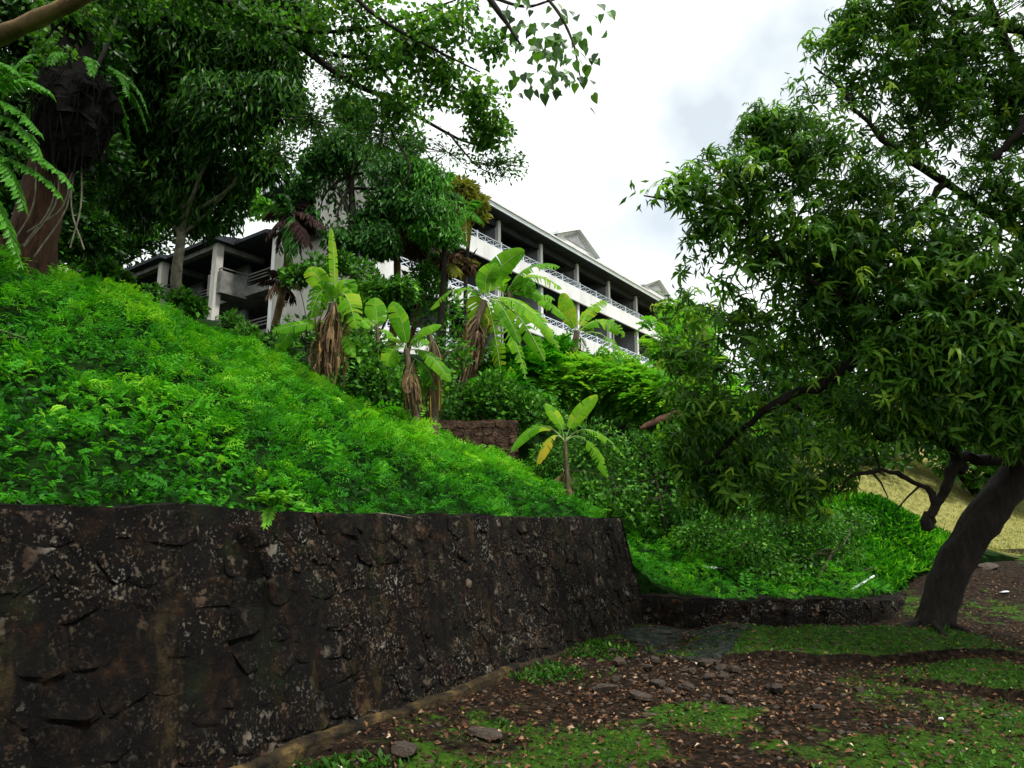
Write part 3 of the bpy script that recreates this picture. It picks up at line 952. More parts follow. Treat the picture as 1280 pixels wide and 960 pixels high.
# concrete walkway wing, stepped, left of the white wall
wing = thing('walkway_wing', 'weathered grey concrete walkway block with columns beside the white end wall', 'building', BC, B_ANG)
ZR = 17.9
for k, zf in enumerate((15.0, 12.1, 9.2)):
    bpart('floor_slab', [(0.55, 5.0, 9.05, 27.0, zf - 0.25, zf)], M['concrete'], wing)
    bpart('rear_wall', [(4.0, 4.2, 9.05, 27.0, zf, zf + 2.6)], M['concrete'], wing)
    for b0 in (10.6, 15.4, 20.8):
        bpart('partition', [(1.9, 4.0, b0, b0 + 0.2, zf, zf + 2.6), (1.9, 2.1, b0 - 1.2, b0, zf, zf + 2.6)], M['inner'], wing)
    for (b0, b1) in ((9.1, 12.1), (13.8, 17.5), (19.2, 24.0)):
        mb = MB()
        for zz in (0.55, 0.75, 0.95):
            mb.box(0.5, 0.58, b0, b1, zf + zz, zf + zz + 0.07)
        rl = mb.build('railing', M['rail_dark'], wing, local=True)
        bpart('railing_base', [(0.46, 0.62, b0, b1, zf - 0.3, zf + 0.25)], M['concrete'], rl)
for (ac, bc) in ((-1.05, 12.75), (-1.4, 18.25)):
    bpart('column', [(ac - 0.22, ac + 0.22, bc - 0.22, bc + 0.22, 4.0, ZR - 0.3)], M['plaster_old'], wing)
    bpart('roof_beam', [(ac + 0.22, 1.9, bc - 0.18, bc + 0.18, ZR - 0.65, ZR - 0.3), (ac - 0.2, ac + 0.2, bc + 0.22, bc + 4.6, ZR - 0.6, ZR - 0.3)], M['concrete'], wing)
    for zf in (15.0, 12.1):
        ld = bpart('landing_parapet', [(ac + 0.05, 0.6, bc - 0.62, bc - 0.5, zf - 0.45, zf + 0.85), (ac - 0.07, ac + 0.05, bc - 0.62, bc + 0.75, zf - 0.45, zf + 0.85), (ac + 0.05, 0.6, bc + 0.63, bc + 0.75, zf - 0.45, zf + 0.85)], M['concrete'], wing)
        bpart('landing_rail', [(ac, 0.6, bc - 0.6, bc - 0.54, zf + 1.0, zf + 1.07), (ac, 0.06 + ac, bc - 0.54, bc + 0.72, zf + 1.0, zf + 1.07)], M['rail_dark'], ld)
        bpart('landing_slab', [(ac + 0.05, 0.55, bc - 0.5, bc + 0.63, zf - 0.4, zf - 0.1)], M['concrete'], wing)
mb = MB()
V = [(-0.5, 9.05, ZR - 0.05), (-0.5, 12.1, ZR - 0.05), (-1.8, 12.1, ZR - 0.25), (-1.8, 17.4, ZR - 0.25), (-2.1, 17.4, ZR - 0.3), (-2.1, 27.3, ZR - 0.3)]
for (a0, b0, b1, zz) in ((-0.5, 9.05, 12.1, ZR), (-1.7, 12.1, 17.45, ZR - 0.02), (-2.1, 17.45, 27.3, ZR - 0.04)):
    X = [(a0, b0, zz - 0.3), (a0, b1, zz - 0.3), (4.4, b1, zz - 0.3), (4.4, b0, zz - 0.3), (a0, b0, zz - 0.1), (a0, b1, zz - 0.1), (4.4, b1, zz + 1.2), (4.4, b0, zz + 1.2)]
    mb.add(X, [(0, 1, 2, 3), (4, 7, 6, 5), (0, 4, 5, 1), (1, 5, 6, 2), (2, 6, 7, 3), (3, 7, 4, 0)])
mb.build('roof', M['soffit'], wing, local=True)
bpart('wing_pier', [(0.2, 0.56, 9.03, 9.35, 5, ZR - 0.3)], M['plaster'], wing)

# ------------------------------------------------------------------ leaf templates
def T_leaf(w=0.22, fold=0.06, droop=0.12):
    V = np.array([(0, 0, 0), (w, 0.42, fold), (0, 1, -droop), (-w, 0.42, fold), (0, 0.5, 0)])
    return V, np.array([(0, 1, 4), (1, 2, 4), (2, 3, 4), (3, 0, 4)])


def T_leaf2(w=0.2, fold=0.05, droop=0.15):
    V = np.array([(0, 0, 0), (w, 0.45, fold), (0, 1, -droop), (-w, 0.45, fold)])
    return V, np.array([(0, 1, 2), (0, 2, 3)])


def T_long(w=0.1, droop=0.5, fold=0.03):
    V = []
    for (s, ww) in ((0, 0.012), (0.35, w), (0.72, w * 0.8)):
        zz = 0.18 * math.sin(s * math.pi) - droop * s * s
        V += [(-ww, s * (1 - 0.15 * droop * s), zz + fold * ww / w), (0, s * (1 - 0.15 * droop * s), zz), (ww, s * (1 - 0.15 * droop * s), zz + fold * ww / w)]
    V.append((0, 1 - 0.18 * droop, -droop * 1.05))
    F = []
    for k in range(2):
        b = k * 3
        F += [(b, b + 1, b + 4), (b, b + 4, b + 3), (b + 1, b + 2, b + 5), (b + 1, b + 5, b + 4)]
    F += [(6, 7, 9), (7, 8, 9)]
    return np.array(V), np.array(F)


def merge(list_):
    V, F, n = [], [], 0
    for v, f in list_:
        V.append(v); F.append(f + n); n += len(v)
    return np.concatenate(V), np.concatenate(F)


def xf(T, axis, nrm, pos, sc=1.0):
    Mx = frames(np.array([axis], float), np.array([nrm], float))[0] * sc
    return T[0] @ Mx.T + np.asarray(pos), T[1]


def T_whorl(n, seed, w=0.135):
    """rosette of long drooping leaves round +y"""
    r = np.random.default_rng(seed)
    out = []
    for k in range(n):
        a = k / n * 2 * math.pi + r.uniform(-0.3, 0.3)
        e = r.uniform(-0.35, 0.6)
        ax = (math.cos(a) * math.cos(e), math.sin(e), math.sin(a) * math.cos(e))
        T = T_long(w * r.uniform(0.8, 1.2), r.uniform(0.4, 1.0))
        out.append(xf(T, ax, (0, 1, 0), (0, r.uniform(-0.45, 0.1), 0), r.uniform(0.6, 1.1)))
    out.append((np.array([(0.012, -0.6, 0), (-0.012, -0.6, 0), (0, 0.05, 0.008)]), np.array([(0, 1, 2)])))
    return merge(out)


def T_sprig(pairs, seed, droop=0.35, lw=0.3, ll=0.3):
    """pinnate leaf: leaflets in two rows along +y"""
    r = np.random.default_rng(seed)
    out = []
    for k in range(pairs):
        s = (k + 0.7) / pairs
        y = s; z = 0.25 * math.sin(s * 2.2) - droop * s * s
        L = ll * (0.55 + 0.6 * math.sin(math.pi * min(1, s * 0.85 + 0.12)))
        for sd in (-1, 1):
            ax = (sd * 1.0, 0.45 + r.uniform(-0.15, 0.15), r.uniform(-0.35, 0.1))
            out.append(xf(T_leaf2(lw * r.uniform(0.8, 1.2), 0.03, 0.1), ax, (0, 0.1, 1), (0, y, z), L))
    out.append(xf(T_leaf2(lw, 0.03, 0.1), (0, 1, -0.5), (0, 0.3, 1), (0, 1, 0.25 * math.sin(2.2) - droop), ll * 0.7))
    out.append((np.array([(0.006, 0, 0), (-0.006, 0, 0), (0, 1, 0.25 * math.sin(2.2) - droop)]), np.array([(0, 1, 2)])))
    return merge(out)


WHORLS = [T_whorl(n, s) for s, n in enumerate((8, 6, 7, 5, 7, 4, 6, 9))]
SPRIGS = [T_sprig(p, s, d) for s, (p, d) in enumerate(((7, 0.3), (9, 0.5), (6, 0.2), (8, 0.7)))]
LEAF = T_leaf(0.24)
NARROW = T_leaf2(0.13, 0.03, 0.25)
ROUND = T_leaf(0.34, 0.05, 0.1)


def rand_dirs(n, r):
    return norm(r.normal(size=(n, 3)))


def lobe_points(lobes, n, seed, thin=0.0, k=2.2, shell=0.55):
    """points through ellipsoid lobes (px, py, rpx, d[, squash]) biased outwards; returns positions, outward dirs, depth-in-lobe"""
    r = np.random.default_rng(seed)
    cs, rs = [], []
    for l in lobes:
        cs.append(at(l[0], l[1], l[3])); q = pxm(l[2], l[3]); sq = l[4] if len(l) > 4 else 0.85
        rs.append((q, q * 0.95, q * sq))
    cs, rs = np.array(cs), np.array(rs)
    w = (rs[:, 0] * rs[:, 2]) ** 0.85; w = w / w.sum()
    idx = r.choice(len(lobes), n, p=w)
    D = rand_dirs(n, r)
    rad = r.uniform(0, 1, n) ** (shell)
    P = cs[idx] + D * rs[idx] * rad[:, None] * (1 + 0.18 * wob(D * 3 + idx[:, None], 2.0, seed)[:, None])
    if thin > -5:
        keep = wob(P, k, seed + 5) + 0.35 * r.normal(size=n) > thin
        P, D, idx, rad = P[keep], D[keep], idx[keep], rad[keep]
    return P, D, rad, cs, rs


def leaves(mb, T, P, axis, size, r, up=0.6, tint=None, spread=0.5):
    n = len(P)
    ax = norm(axis + spread * r.normal(size=(n, 3)))
    nr = norm(np.array([0, 0, 1.0]) * up + r.normal(size=(n, 3)) * 0.6)
    Mx = frames(ax, nr) * (size * r.uniform(0.65, 1.3, n))[:, None, None]
    if tint is None:
        tint = np.clip(r.normal(0.45, 0.22, n), 0, 1)
    mb.inst(T, Mx, P, tint)


def limbs_to(mb, start, r0, targets, r, n=10, sag=0.0, r1=0.012, ns=6):
    for tg in targets:
        mid = (start + tg) / 2 + r.normal(size=3) * 0.12 * np.linalg.norm(tg - start) + np.array([0, 0, sag])
        pts = bez(start, mid, tg, n)
        mb.tube(pts, np.linspace(r0, r1, n), ns, rough=0.08)


def twigs(mb, cs, rs, P, r, m, rad=0.012):
    """thin twigs from lobe centres out to leaf points"""
    if len(P) == 0:
        return
    for q in r.choice(len(P), min(m, len(P)), replace=False):
        c = cs[np.argmin(np.linalg.norm((cs - P[q]) / rs, axis=1))]
        a = c + (P[q] - c) * r.uniform(0.0, 0.45)
        pts = bez(a, (a + P[q]) / 2 + r.normal(size=3) * 0.08 * np.linalg.norm(P[q] - a), P[q], 5)
        mb.tube(pts, np.linspace(rad, rad * 0.35, 5), 4, cap=False)


def tree_thing(name, label, cat, base, group=None):
    return thing(name, label, cat, base, 0, group)

# ------------------------------------------------------------------ leaning broad-leaved tree at the right
rt = np.random.default_rng(101)
b0 = at(1163, 806, 10.2); b0[2] = ground_z(b0[0], b0[1]) - 0.05
tr = tree_thing('leaning_tree', 'big dark leaning tree with drooping leaf whorls at the right', 'tree', b0)
tp = [b0 + np.array([-0.04, 0, -0.15]), at(1166, 785, 10.2), at(1188, 715, 10.15), at(1225, 655, 10.0), at(1272, 592, 9.9), at(1335, 500, 9.7), at(1375, 380, 9.5), at(1390, 240, 9.3), at(1370, 100, 9.2)]
mb = MB()
tc_ = path(tp, 46)
mb.tube(tc_, np.interp(np.linspace(0, 1, 46), [0, 0.05, 0.15, 0.4, 0.7, 1], [0.36, 0.27, 0.235, 0.23, 0.20, 0.14]), 16, rough=0.10, seed=4)
mb.build('trunk', M['bark_dark'], tr, smooth=True)
limb_defs = [
    ([at(1290, 575, 9.85), at(1240, 578, 9.7), at(1205, 572, 9.6), at(1188, 596, 9.5), at(1178, 622, 9.5), at(1164, 640, 9.5), at(1162, 655, 9.5)], 0.085, 0.05),
    ([at(1168, 634, 9.5), at(1160, 612, 9.5), at(1136, 600, 9.5), at(1118, 591, 9.5), at(1088, 590, 9.5), at(1062, 598, 9.6), at(1048, 618, 9.7)], 0.042, 0.016),
    ([at(1198, 590, 9.6), at(1190, 560, 9.6), at(1160, 540, 9.5), at(1100, 545, 9.4), at(1085, 520, 9.3)], 0.10, 0.04),
    ([at(1330, 505, 9.7), at(1230, 440, 9.3), at(1120, 400, 9.0), at(1010, 350, 8.6), at(905, 260, 8.0), at(810, 250, 7.6)], 0.11, 0.010),
    ([at(1120, 400, 9.0), at(1040, 470, 9.2), at(950, 520, 9.6), at(880, 580, 10)], 0.10, 0.02),
    ([at(1375, 380, 9.5), at(1290, 300, 9.2), at(1180, 230, 8.8), at(1090, 160, 8.5), at(1020, 80, 8.3)], 0.10, 0.012),
    ([at(1390, 300, 9.3), at(1300, 150, 8.6), at(1270, 170, 8.4), at(1245, 195, 8.4)], 0.07, 0.04),
    ([at(1370, 100, 9.2), at(1280, 40, 8.8), at(1180, 10, 8.5)], 0.13, 0.03),
    ([at(1180, 230, 8.8), at(1120, 290, 8.7), at(1050, 300, 8.6)], 0.06, 0.02),
]
for cp, ra, rb_ in limb_defs:
    mb = MB()
    pts = path(cp, 18)
    mb.tube(pts + 0.25 * ra * rt.normal(size=pts.shape) * (np.arange(18) > 0)[:, None], np.linspace(ra, rb_, 18) * (1 + 0.15 * rt.normal(size=18)), 9, rough=0.14, seed=len(cp))
    mb.build('limb', M['bark_dark'], tr, smooth=True)
mb = MB()
kp = [at(1160, 640, 9.5), at(1158, 652, 9.5), at(1161, 661, 9.5)]
mb.tube(kp, [0.05, 0.07, 0.085], 10, rough=0.12); mb.build('broken_stub', M['bark_dark'], tr, smooth=True)
for (q0, q1) in (((1090, 590), (1110, 622)), ((1100, 592), (1092, 562)), ((1235, 575), (1262, 545)), ((1150, 607), (1118, 640)), ((1190, 560), (1225, 540))):
    mb = MB(); mb.tube([at(*q0, 9.5), (at(*q0, 9.5) + at(*q1, 9.4)) / 2 + 0.03, at(*q1, 9.4)], [0.016, 0.013, 0.007], 6)
    mb.build('bare_branch', M['bark_dark'], tr, smooth=True)
lobes = [(1200, 50, 120, 8.7), (1095, 95, 75, 8.4), (1045, 60, 45, 8.3), (1150, 160, 90, 8.7), (1000, 190, 85, 8.1), (1080, 230, 95, 8.6), (920, 225, 66, 7.8), (850, 235, 46, 7.6), (800, 246, 20, 7.5), (960, 160, 50, 8.0), (880, 285, 40, 7.9), (1010, 120, 50, 8.2),
         (950, 300, 85, 8.2), (880, 320, 45, 8.2), (1050, 340, 100, 8.8), (1190, 320, 105, 8.7), (1250, 250, 70, 8.4), (1255, 400, 110, 8.6), (1140, 430, 110, 9.0), (1020, 440, 95, 9.2), (930, 410, 85, 9.2),
         (890, 500, 65, 9.8), (980, 530, 80, 9.8), (1070, 520, 65, 9.6), (900, 590, 62, 10.4), (990, 600, 55, 10.4), (1220, 500, 85, 8.9), (1270, 530, 55, 8.8), (1130, 520, 45, 9.1), (1390, 260, 130, 9.0), (1370, 80, 130, 9.0), (1370, 450, 110, 8.8), (1090, 470, 70, 9.0), (1180, 470, 70, 8.8), (1270, 480, 60, 8.6), (1130, 540, 45, 9.6), (1040, 590, 35, 10.0), (1265, 130, 75, 8.8), (1235, 205, 55, 8.9), (1170, 110, 60, 8.8), (1130, 15, 55, 8.5), (1065, 25, 40, 8.4), (1290, 330, 60, 8.6), (860, 440, 45, 10.2), (850, 380, 35, 10.0), (860, 560, 40, 10.8)]
over = [(1180, -130, 130, 8.2), (1330, -130, 170, 7.8), (1480, 60, 190, 8), (1480, 300, 170, 7.6), (1350, -330, 220, 6.6), (1600, -100, 260, 6.4), (1650, 250, 220, 6.2)]  # out-of-view crown lobes, added to shade the foreground
P, D, rad, cs, rs = lobe_points(lobes, 18000, 7, -0.02, 3.0, 0.5)
kp_ = (P[:, 2] < 7.6) | (rt.uniform(size=len(P)) < 0.9)
P, D, rad = P[kp_], D[kp_], rad[kp_]
ax = norm(D * 0.7 + np.array([0, 0, 0.9]))
n = len(P)
sz = rt.uniform(0.075, 0.175, n) * np.where(P[:, 2] < 5.6, 1.35, 1.0)      # older, larger leaves low in the crown
nrmv = norm(rt.normal(size=(n, 3)) + np.array([0, 0, 0.3]))
Mx = frames(norm(ax + 0.4 * rt.normal(size=(n, 3))), nrmv) * sz[:, None, None]
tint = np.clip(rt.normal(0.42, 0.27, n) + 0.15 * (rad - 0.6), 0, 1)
var = rt.integers(0, len(WHORLS), n)
dist = np.linalg.norm(P - np.array([0, 0, EYE]), axis=1)
u_ = P[:, 0] / P[:, 1]
score = sz / dist + 10 * (np.abs(u_) > 0.74) * -1
front = np.argsort(-(score + 0.004 * rad))[:300]
single = np.zeros(n, bool); single[front] = True
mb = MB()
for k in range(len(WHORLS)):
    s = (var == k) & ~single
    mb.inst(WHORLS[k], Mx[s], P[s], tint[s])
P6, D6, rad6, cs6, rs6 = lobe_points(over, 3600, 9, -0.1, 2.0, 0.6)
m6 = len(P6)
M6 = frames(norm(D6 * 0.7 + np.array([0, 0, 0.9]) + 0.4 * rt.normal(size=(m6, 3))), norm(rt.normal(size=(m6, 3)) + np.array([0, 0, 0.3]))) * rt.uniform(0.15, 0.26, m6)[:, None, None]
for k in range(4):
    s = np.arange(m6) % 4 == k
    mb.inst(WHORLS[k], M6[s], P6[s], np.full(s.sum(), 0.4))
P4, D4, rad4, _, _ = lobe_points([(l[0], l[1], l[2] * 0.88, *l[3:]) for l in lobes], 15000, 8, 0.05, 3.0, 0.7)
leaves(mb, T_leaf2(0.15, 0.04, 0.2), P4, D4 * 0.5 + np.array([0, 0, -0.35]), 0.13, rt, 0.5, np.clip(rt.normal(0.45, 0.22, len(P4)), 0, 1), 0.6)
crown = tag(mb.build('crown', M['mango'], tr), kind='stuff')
for q in range(6):                                   # roots spreading from the foot
    a = q * 1.05 + 0.3
    e_ = b0 + np.array([math.cos(a) * 0.75, math.sin(a) * 0.75, 0])
    e_[2] = ground_z(e_[0], e_[1]) - 0.03
    m_ = b0 + np.array([math.cos(a) * 0.36, math.sin(a) * 0.36, 0]); m_[2] = ground_z(m_[0], m_[1]) + 0.03
    mr = MB(); mr.tube(path([b0 + np.array([math.cos(a) * 0.04, math.sin(a) * 0.04, 0.16]), m_, e_], 9), np.linspace(0.06, 0.02, 9), 8, rough=0.15)
    mr.build('root', M['bark_dark'], tr, smooth=True)
WH_ME = []
for T in WHORLS:
    m_ = MB(); m_.add(*T); WH_ME.append(m_.mesh('leaf_cluster', M['mango_obj']))
for q in front:
    o = bpy.data.objects.new('leaf_cluster', WH_ME[var[q]])
    COL.objects.link(o); o.parent = tr
    m4 = np.eye(4); m4[:3, :3] = Mx[q]; m4[:3, 3] = P[q] - b0
    o.matrix_local = Matrix(m4.tolist())
for q in range(len(cs6)):
    mb = MB(); mb.tube(path([tc_[34 + q], (tc_[34 + q] + cs6[q]) / 2 + np.array([0, 0, 0.3]), cs6[q]], 12), np.linspace(0.11, 0.03, 12), 8, rough=0.1)
    mb.build('limb', M['bark_dark'], tr, smooth=True)
mb = MB(); twigs(mb, cs, rs, P, rt, 800, 0.012)
tag(mb.build('twigs', M['twig'], tr), kind='stuff')

# ------------------------------------------------------------------ giant tree at the left, its limbs hang over the view
gt = np.random.default_rng(202)
b0 = at(38, 335, 8.6); b0[2] = hill_z(b0[0], b0[1]) - 0.3
big = tree_thing('giant_tree', 'massive red-brown trunk with overhanging limbs at the top left of the slope', 'tree', b0)
mb = MB()
tp = path([b0 + np.array([-0.1, 0, -0.2]), at(38, 318, 8.6), at(55, 240, 8.7), at(78, 150, 8.9), at(92, 40, 9.2), at(110, -120, 9.6), at(150, -300, 10)], 34)
mb.tube(tp, np.interp(np.linspace(0, 1, 34), [0, 0.12, 0.3, 0.6, 1], [0.44, 0.31, 0.26, 0.25, 0.20]), 18, rough=0.06)
mb.build('trunk', M['bark_red'], big, smooth=True)
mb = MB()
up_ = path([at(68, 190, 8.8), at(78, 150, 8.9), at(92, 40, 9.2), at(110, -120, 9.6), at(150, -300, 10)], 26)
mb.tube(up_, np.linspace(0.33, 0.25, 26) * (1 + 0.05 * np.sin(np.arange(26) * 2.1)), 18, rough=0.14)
mb.build('shade_epiphyte_sheath', M['nest'], big, smooth=True)  # black sheath puts shade and epiphytes into the upper trunk's colour
mb = MB()
sp = path([b0 + np.array([-0.3, 0, 0]), at(-60, 250, 8.0), at(-150, 120, 7.4), at(-190, -40, 7.0)], 20)
mb.tube(sp, np.linspace(0.34, 0.2, 20), 12, rough=0.06)
mb.build('second_stem', M['bark_red'], big, smooth=True)
br = [([at(-165, 90, 7.3), at(-60, 75, 6.6), at(0, 45, 6.2), at(60, 18, 6.0), at(120, -12, 5.9), at(220, -70, 5.9)], 0.11, 0.05, 'bark_ochre'),
      ([at(95, 0, 9.3), at(220, -20, 9.8), at(330, 30, 10.2), at(385, 65, 10.4), at(430, 98, 10.5), at(480, 122, 10.6), at(530, 150, 10.7), at(590, 180, 10.8), at(640, 175, 10.8)], 0.085, 0.010, 'bark_dark'),
      ([at(380, 62, 10.4), at(450, 72, 10.6), at(500, 70, 10.7)], 0.05, 0.02, 'bark_dark'),
      ([at(430, 98, 10.5), at(470, 85, 10.4), at(495, 115, 10.4), at(500, 150, 10.4)], 0.04, 0.012, 'bark_dark'),
      ([at(105, -100, 9.6), at(260, -110, 9.4), at(400, -40, 9.2), at(470, 20, 9.2), at(540, 60, 9.2), at(600, 90, 9.2)], 0.06, 0.010, 'bark_dark'),
      ([at(330, 30, 10.2), at(400, 40, 10), at(480, 30, 9.8), at(570, 0, 9.7)], 0.04, 0.012, 'bark_dark'),
      ([at(480, 122, 10.6), at(490, 165, 10.6), at(512, 205, 10.6), at(505, 230, 10.6)], 0.025, 0.008, 'twig'),
      ([at(560, 165, 10.75), at(580, 190, 10.7), at(600, 210, 10.7), at(630, 222, 10.7)], 0.02, 0.006, 'twig'),
      ([at(-190, -30, 7.0), at(150, -150, 6.8), at(420, -110, 6.8), at(560, -60, 6.9), at(620, 10, 7.0), at(650, 55, 7.0)], 0.12, 0.012, 'bark_dark'),
      ([at(560, -60, 6.9), at(640, -40, 6.9), at(690, 5, 6.9), at(715, 50, 6.9), at(725, 95, 6.9)], 0.03, 0.008, 'twig'),
      ([at(610, -5, 7.0), at(655, 8, 7.0), at(690, 0, 7.0), at(740, -15, 6.9)], 0.02, 0.008, 'twig')]
for cp, ra, rb_, mt in br:
    mb = MB(); pts = path(cp, 26)
    mb.tube(pts, np.linspace(ra, rb_, 26) * (1 + 0.08 * np.sin(np.arange(26) * 1.9)), 9, rough=0.06)
    mb.build('limb', M[mt], big, smooth=True)
# hanging roots by the trunk
for q in range(7):
    x = gt.uniform(40, 100)
    mb = MB(); mb.tube(path([at(x + gt.uniform(-10, 10), gt.uniform(150, 200), 8.3), at(x + gt.uniform(-15, 15), 250, 8.25), at(x + gt.uniform(-50, 10), gt.uniform(290, 330), 8.2)], 10), 0.010, 5)
    mb.build('hanging_root', M['bark_pale'], big, smooth=True)
lobes = [(440, 20, 70, 10, 0.7), (520, 50, 60, 9.4), (575, 30, 50, 9.4), (560, 105, 45, 9.8), (600, 120, 40, 10.2), (500, 130, 45, 10.4), (430, 130, 28, 10.4), (610, 160, 35, 10.6), (470, 75, 45, 10.2), (620, 60, 28, 9.4), (400, 20, 45, 10)]
P, D, rad, cs, rs = lobe_points(lobes, 15000, 17, 0.02, 4.0, 0.6)
mb = MB()
leaves(mb, ROUND, P, D * 0.5 + np.array([0, 0, -0.5]), 0.10, gt, 0.5, np.clip(gt.normal(0.55, 0.22, len(P)), 0, 1), 0.7)
P2, D2, rad2, cs2, rs2 = lobe_points([(560, 190, 60, 10.8, 0.5), (620, 205, 45, 10.8, 0.6), (480, 165, 60, 10.8), (390, 150, 50, 11), (345, 190, 40, 11.5), (420, 90, 60, 11)], 7500, 18, 0.12, 4.0, 0.6)
leaves(mb, LEAF, P2, D2 * 0.5 + np.array([0, 0, -0.3]), 0.08, gt, 0.4, np.clip(gt.normal(0.3, 0.2, len(P2)), 0, 1), 0.8)
P5, D5, _, _, _ = lobe_points([(250, -5, 60, 9.8, 0.6), (320, 25, 50, 10.1, 0.6), (380, 55, 45, 10.3, 0.7), (90, 20, 60, 8.9, 0.6), (160, -10, 55, 9.3, 0.6), (440, 100, 35, 10.4), (60, 60, 35, 8.6)], 5200, 20, -0.1, 3.0, 0.7)
leaves(mb, ROUND, P5, D5 * 0.5 + np.array([0, 0, -0.4]), 0.10, gt, 0.5, np.clip(gt.normal(0.4, 0.2, len(P5)), 0, 1), 0.7)
P3, D3, _, _, _ = lobe_points([(-100, -160, 300, 7.5, 0.4), (250, -220, 260, 7.5, 0.4), (-250, 20, 200, 7, 0.6)], 5200, 19, -0.1, 2.0, 0.7)
leaves(mb, ROUND, P3, D3 * 0.5 + np.array([0, 0, -0.3]), 0.13, gt, 0.5)
tag(mb.build('crown', M['fig_leaf'], big), kind='stuff')
mb = MB(); twigs(mb, cs, rs, P, gt, 200, 0.010); twigs(mb, cs2, rs2, P2, gt, 420, 0.007)
tag(mb.build('twigs', M['twig'], big), kind='stuff')
# heart-shaped leaves, each its own part
def heart_mesh(seed):
    r = np.random.default_rng(seed)
    out = [(0, 0.0), (0.22, -0.10), (0.40, 0.02), (0.45, 0.25), (0.32, 0.55), (0.13, 0.82), (0, 1.05)]
    V = [(0, 0.05, 0), (0, 0.4, -0.02), (0, 1.05, -0.12)]
    mb = MB()
    cen = [(0, 0.0, 0), (0, 0.35, -0.02), (0, 0.7, -0.05)]
    for s in (-1, 1):
        Vs = [(0, 0.0, 0), (0, 0.35, -0.02), (0, 0.7, -0.06), (0, 1.05, -0.16)] + [(s * x * r.uniform(0.9, 1.1), y, 0.10 * x - 0.1 * y * y) for x, y in out[1:6]]
        F = [(0, 4, 5), (0, 5, 1), (1, 5, 6), (1, 6, 7), (1, 7, 2), (2, 7, 8), (2, 8, 3)]
        mb.add(Vs, F if s > 0 else [f[::-1] for f in F])
    mb.tube([(0, 0, 0), (0, -0.25, 0.06), (0, -0.5, 0.02)], 0.012, 4, cap=False)
    return mb.mesh('heart_leaf', M['heart_leaf'])


HM = [heart_mesh(s) for s in range(4)]
hub = [at(655, 35, 7), at(675, 60, 7), at(700, 30, 6.9), at(720, 70, 6.9), at(690, 85, 6.95), at(735, 20, 6.9), at(640, 15, 7), at(715, 100, 6.9), at(665, 95, 7)]
wts = np.array([14, 16, 12, 16, 16, 8, 12, 6, 6], float); wts /= wts.sum()
for q in range(135):
    c = hub[gt.choice(len(hub), p=wts)]
    p = c + np.clip(gt.normal(size=3), -1.6, 1.6) * np.array([0.14, 0.15, 0.12])
    o = bpy.data.objects.new('heart_leaf', HM[q % 4]); COL.objects.link(o); o.parent = big
    axd = norm(np.array([gt.normal() * 0.5, gt.normal() * 0.5, -0.8]))
    nv = norm(np.array([gt.normal() * 0.4, -1.0 + gt.normal() * 0.5, 0.5 + gt.normal() * 0.4]))
    m4 = np.eye(4); m4[:3, :3] = frames(axd[None], nv[None])[0] * gt.uniform(0.07, 0.135); m4[:3, 3] = p - b0
    o.matrix_local = Matrix(m4.tolist())

# dark root-ball epiphyte with fern rim hanging against the giant trunk
ep = at(85, 205, 8.2)
epi = thing('nest_fern', 'huge black hanging root ball ringed by fern fronds on the giant trunk', 'fern', ep)
mb = MB()
k = 18
th = np.linspace(0, 2 * math.pi, 26, endpoint=False)
V, F = [], []
for i_, s_ in enumerate(np.linspace(0, 1, k)):
    rad_ = 0.50 * max(0.02, math.sin(math.pi * (0.02 + 0.90 * s_))) ** 0.55 * (0.62 + 0.45 * s_)
    for a in th:
        rr = rad_ * (1 + 0.12 * math.sin(3 * a + i_ * 0.6) + 0.10 * gt.normal())
        V.append(ep + np.array([math.cos(a) * rr, math.sin(a) * rr * 0.8, 1.30 * s_ - 0.08 + 0.04 * gt.normal()]))
for i_ in range(k - 1):
    for j in range(26):
        F.append((i_ * 26 + j, i_ * 26 + (j + 1) % 26, (i_ + 1) * 26 + (j + 1) % 26, (i_ + 1) * 26 + j))
mb.add(V, F)
mb.build('root_ball', M['nest'], epi, smooth=False)
mb = MB()
for q in range(220):
    a = gt.uniform(0, 6.28); z0_ = gt.uniform(0.1, 1.15)
    rr = 0.50 * math.sin(math.pi * (0.02 + 0.9 * z0_ / 1.3)) ** 0.55 * (0.62 + 0.45 * z0_ / 1.3)
    p = ep + np.array([math.cos(a) * rr, math.sin(a) * rr * 0.8, z0_])
    dr = np.array([math.cos(a), math.sin(a), 0])
    mb.tube(path([p, p + dr * 0.05 + np.array([0, 0, -0.10]), p + dr * gt.uniform(-0.02, 0.05) + np.array([gt.normal() * 0.04, 0, -gt.uniform(0.2, 0.5)])], 5), np.linspace(0.012, 0.004, 5), 4, cap=False)
mb.build('root_fibres', M['nest'], epi)


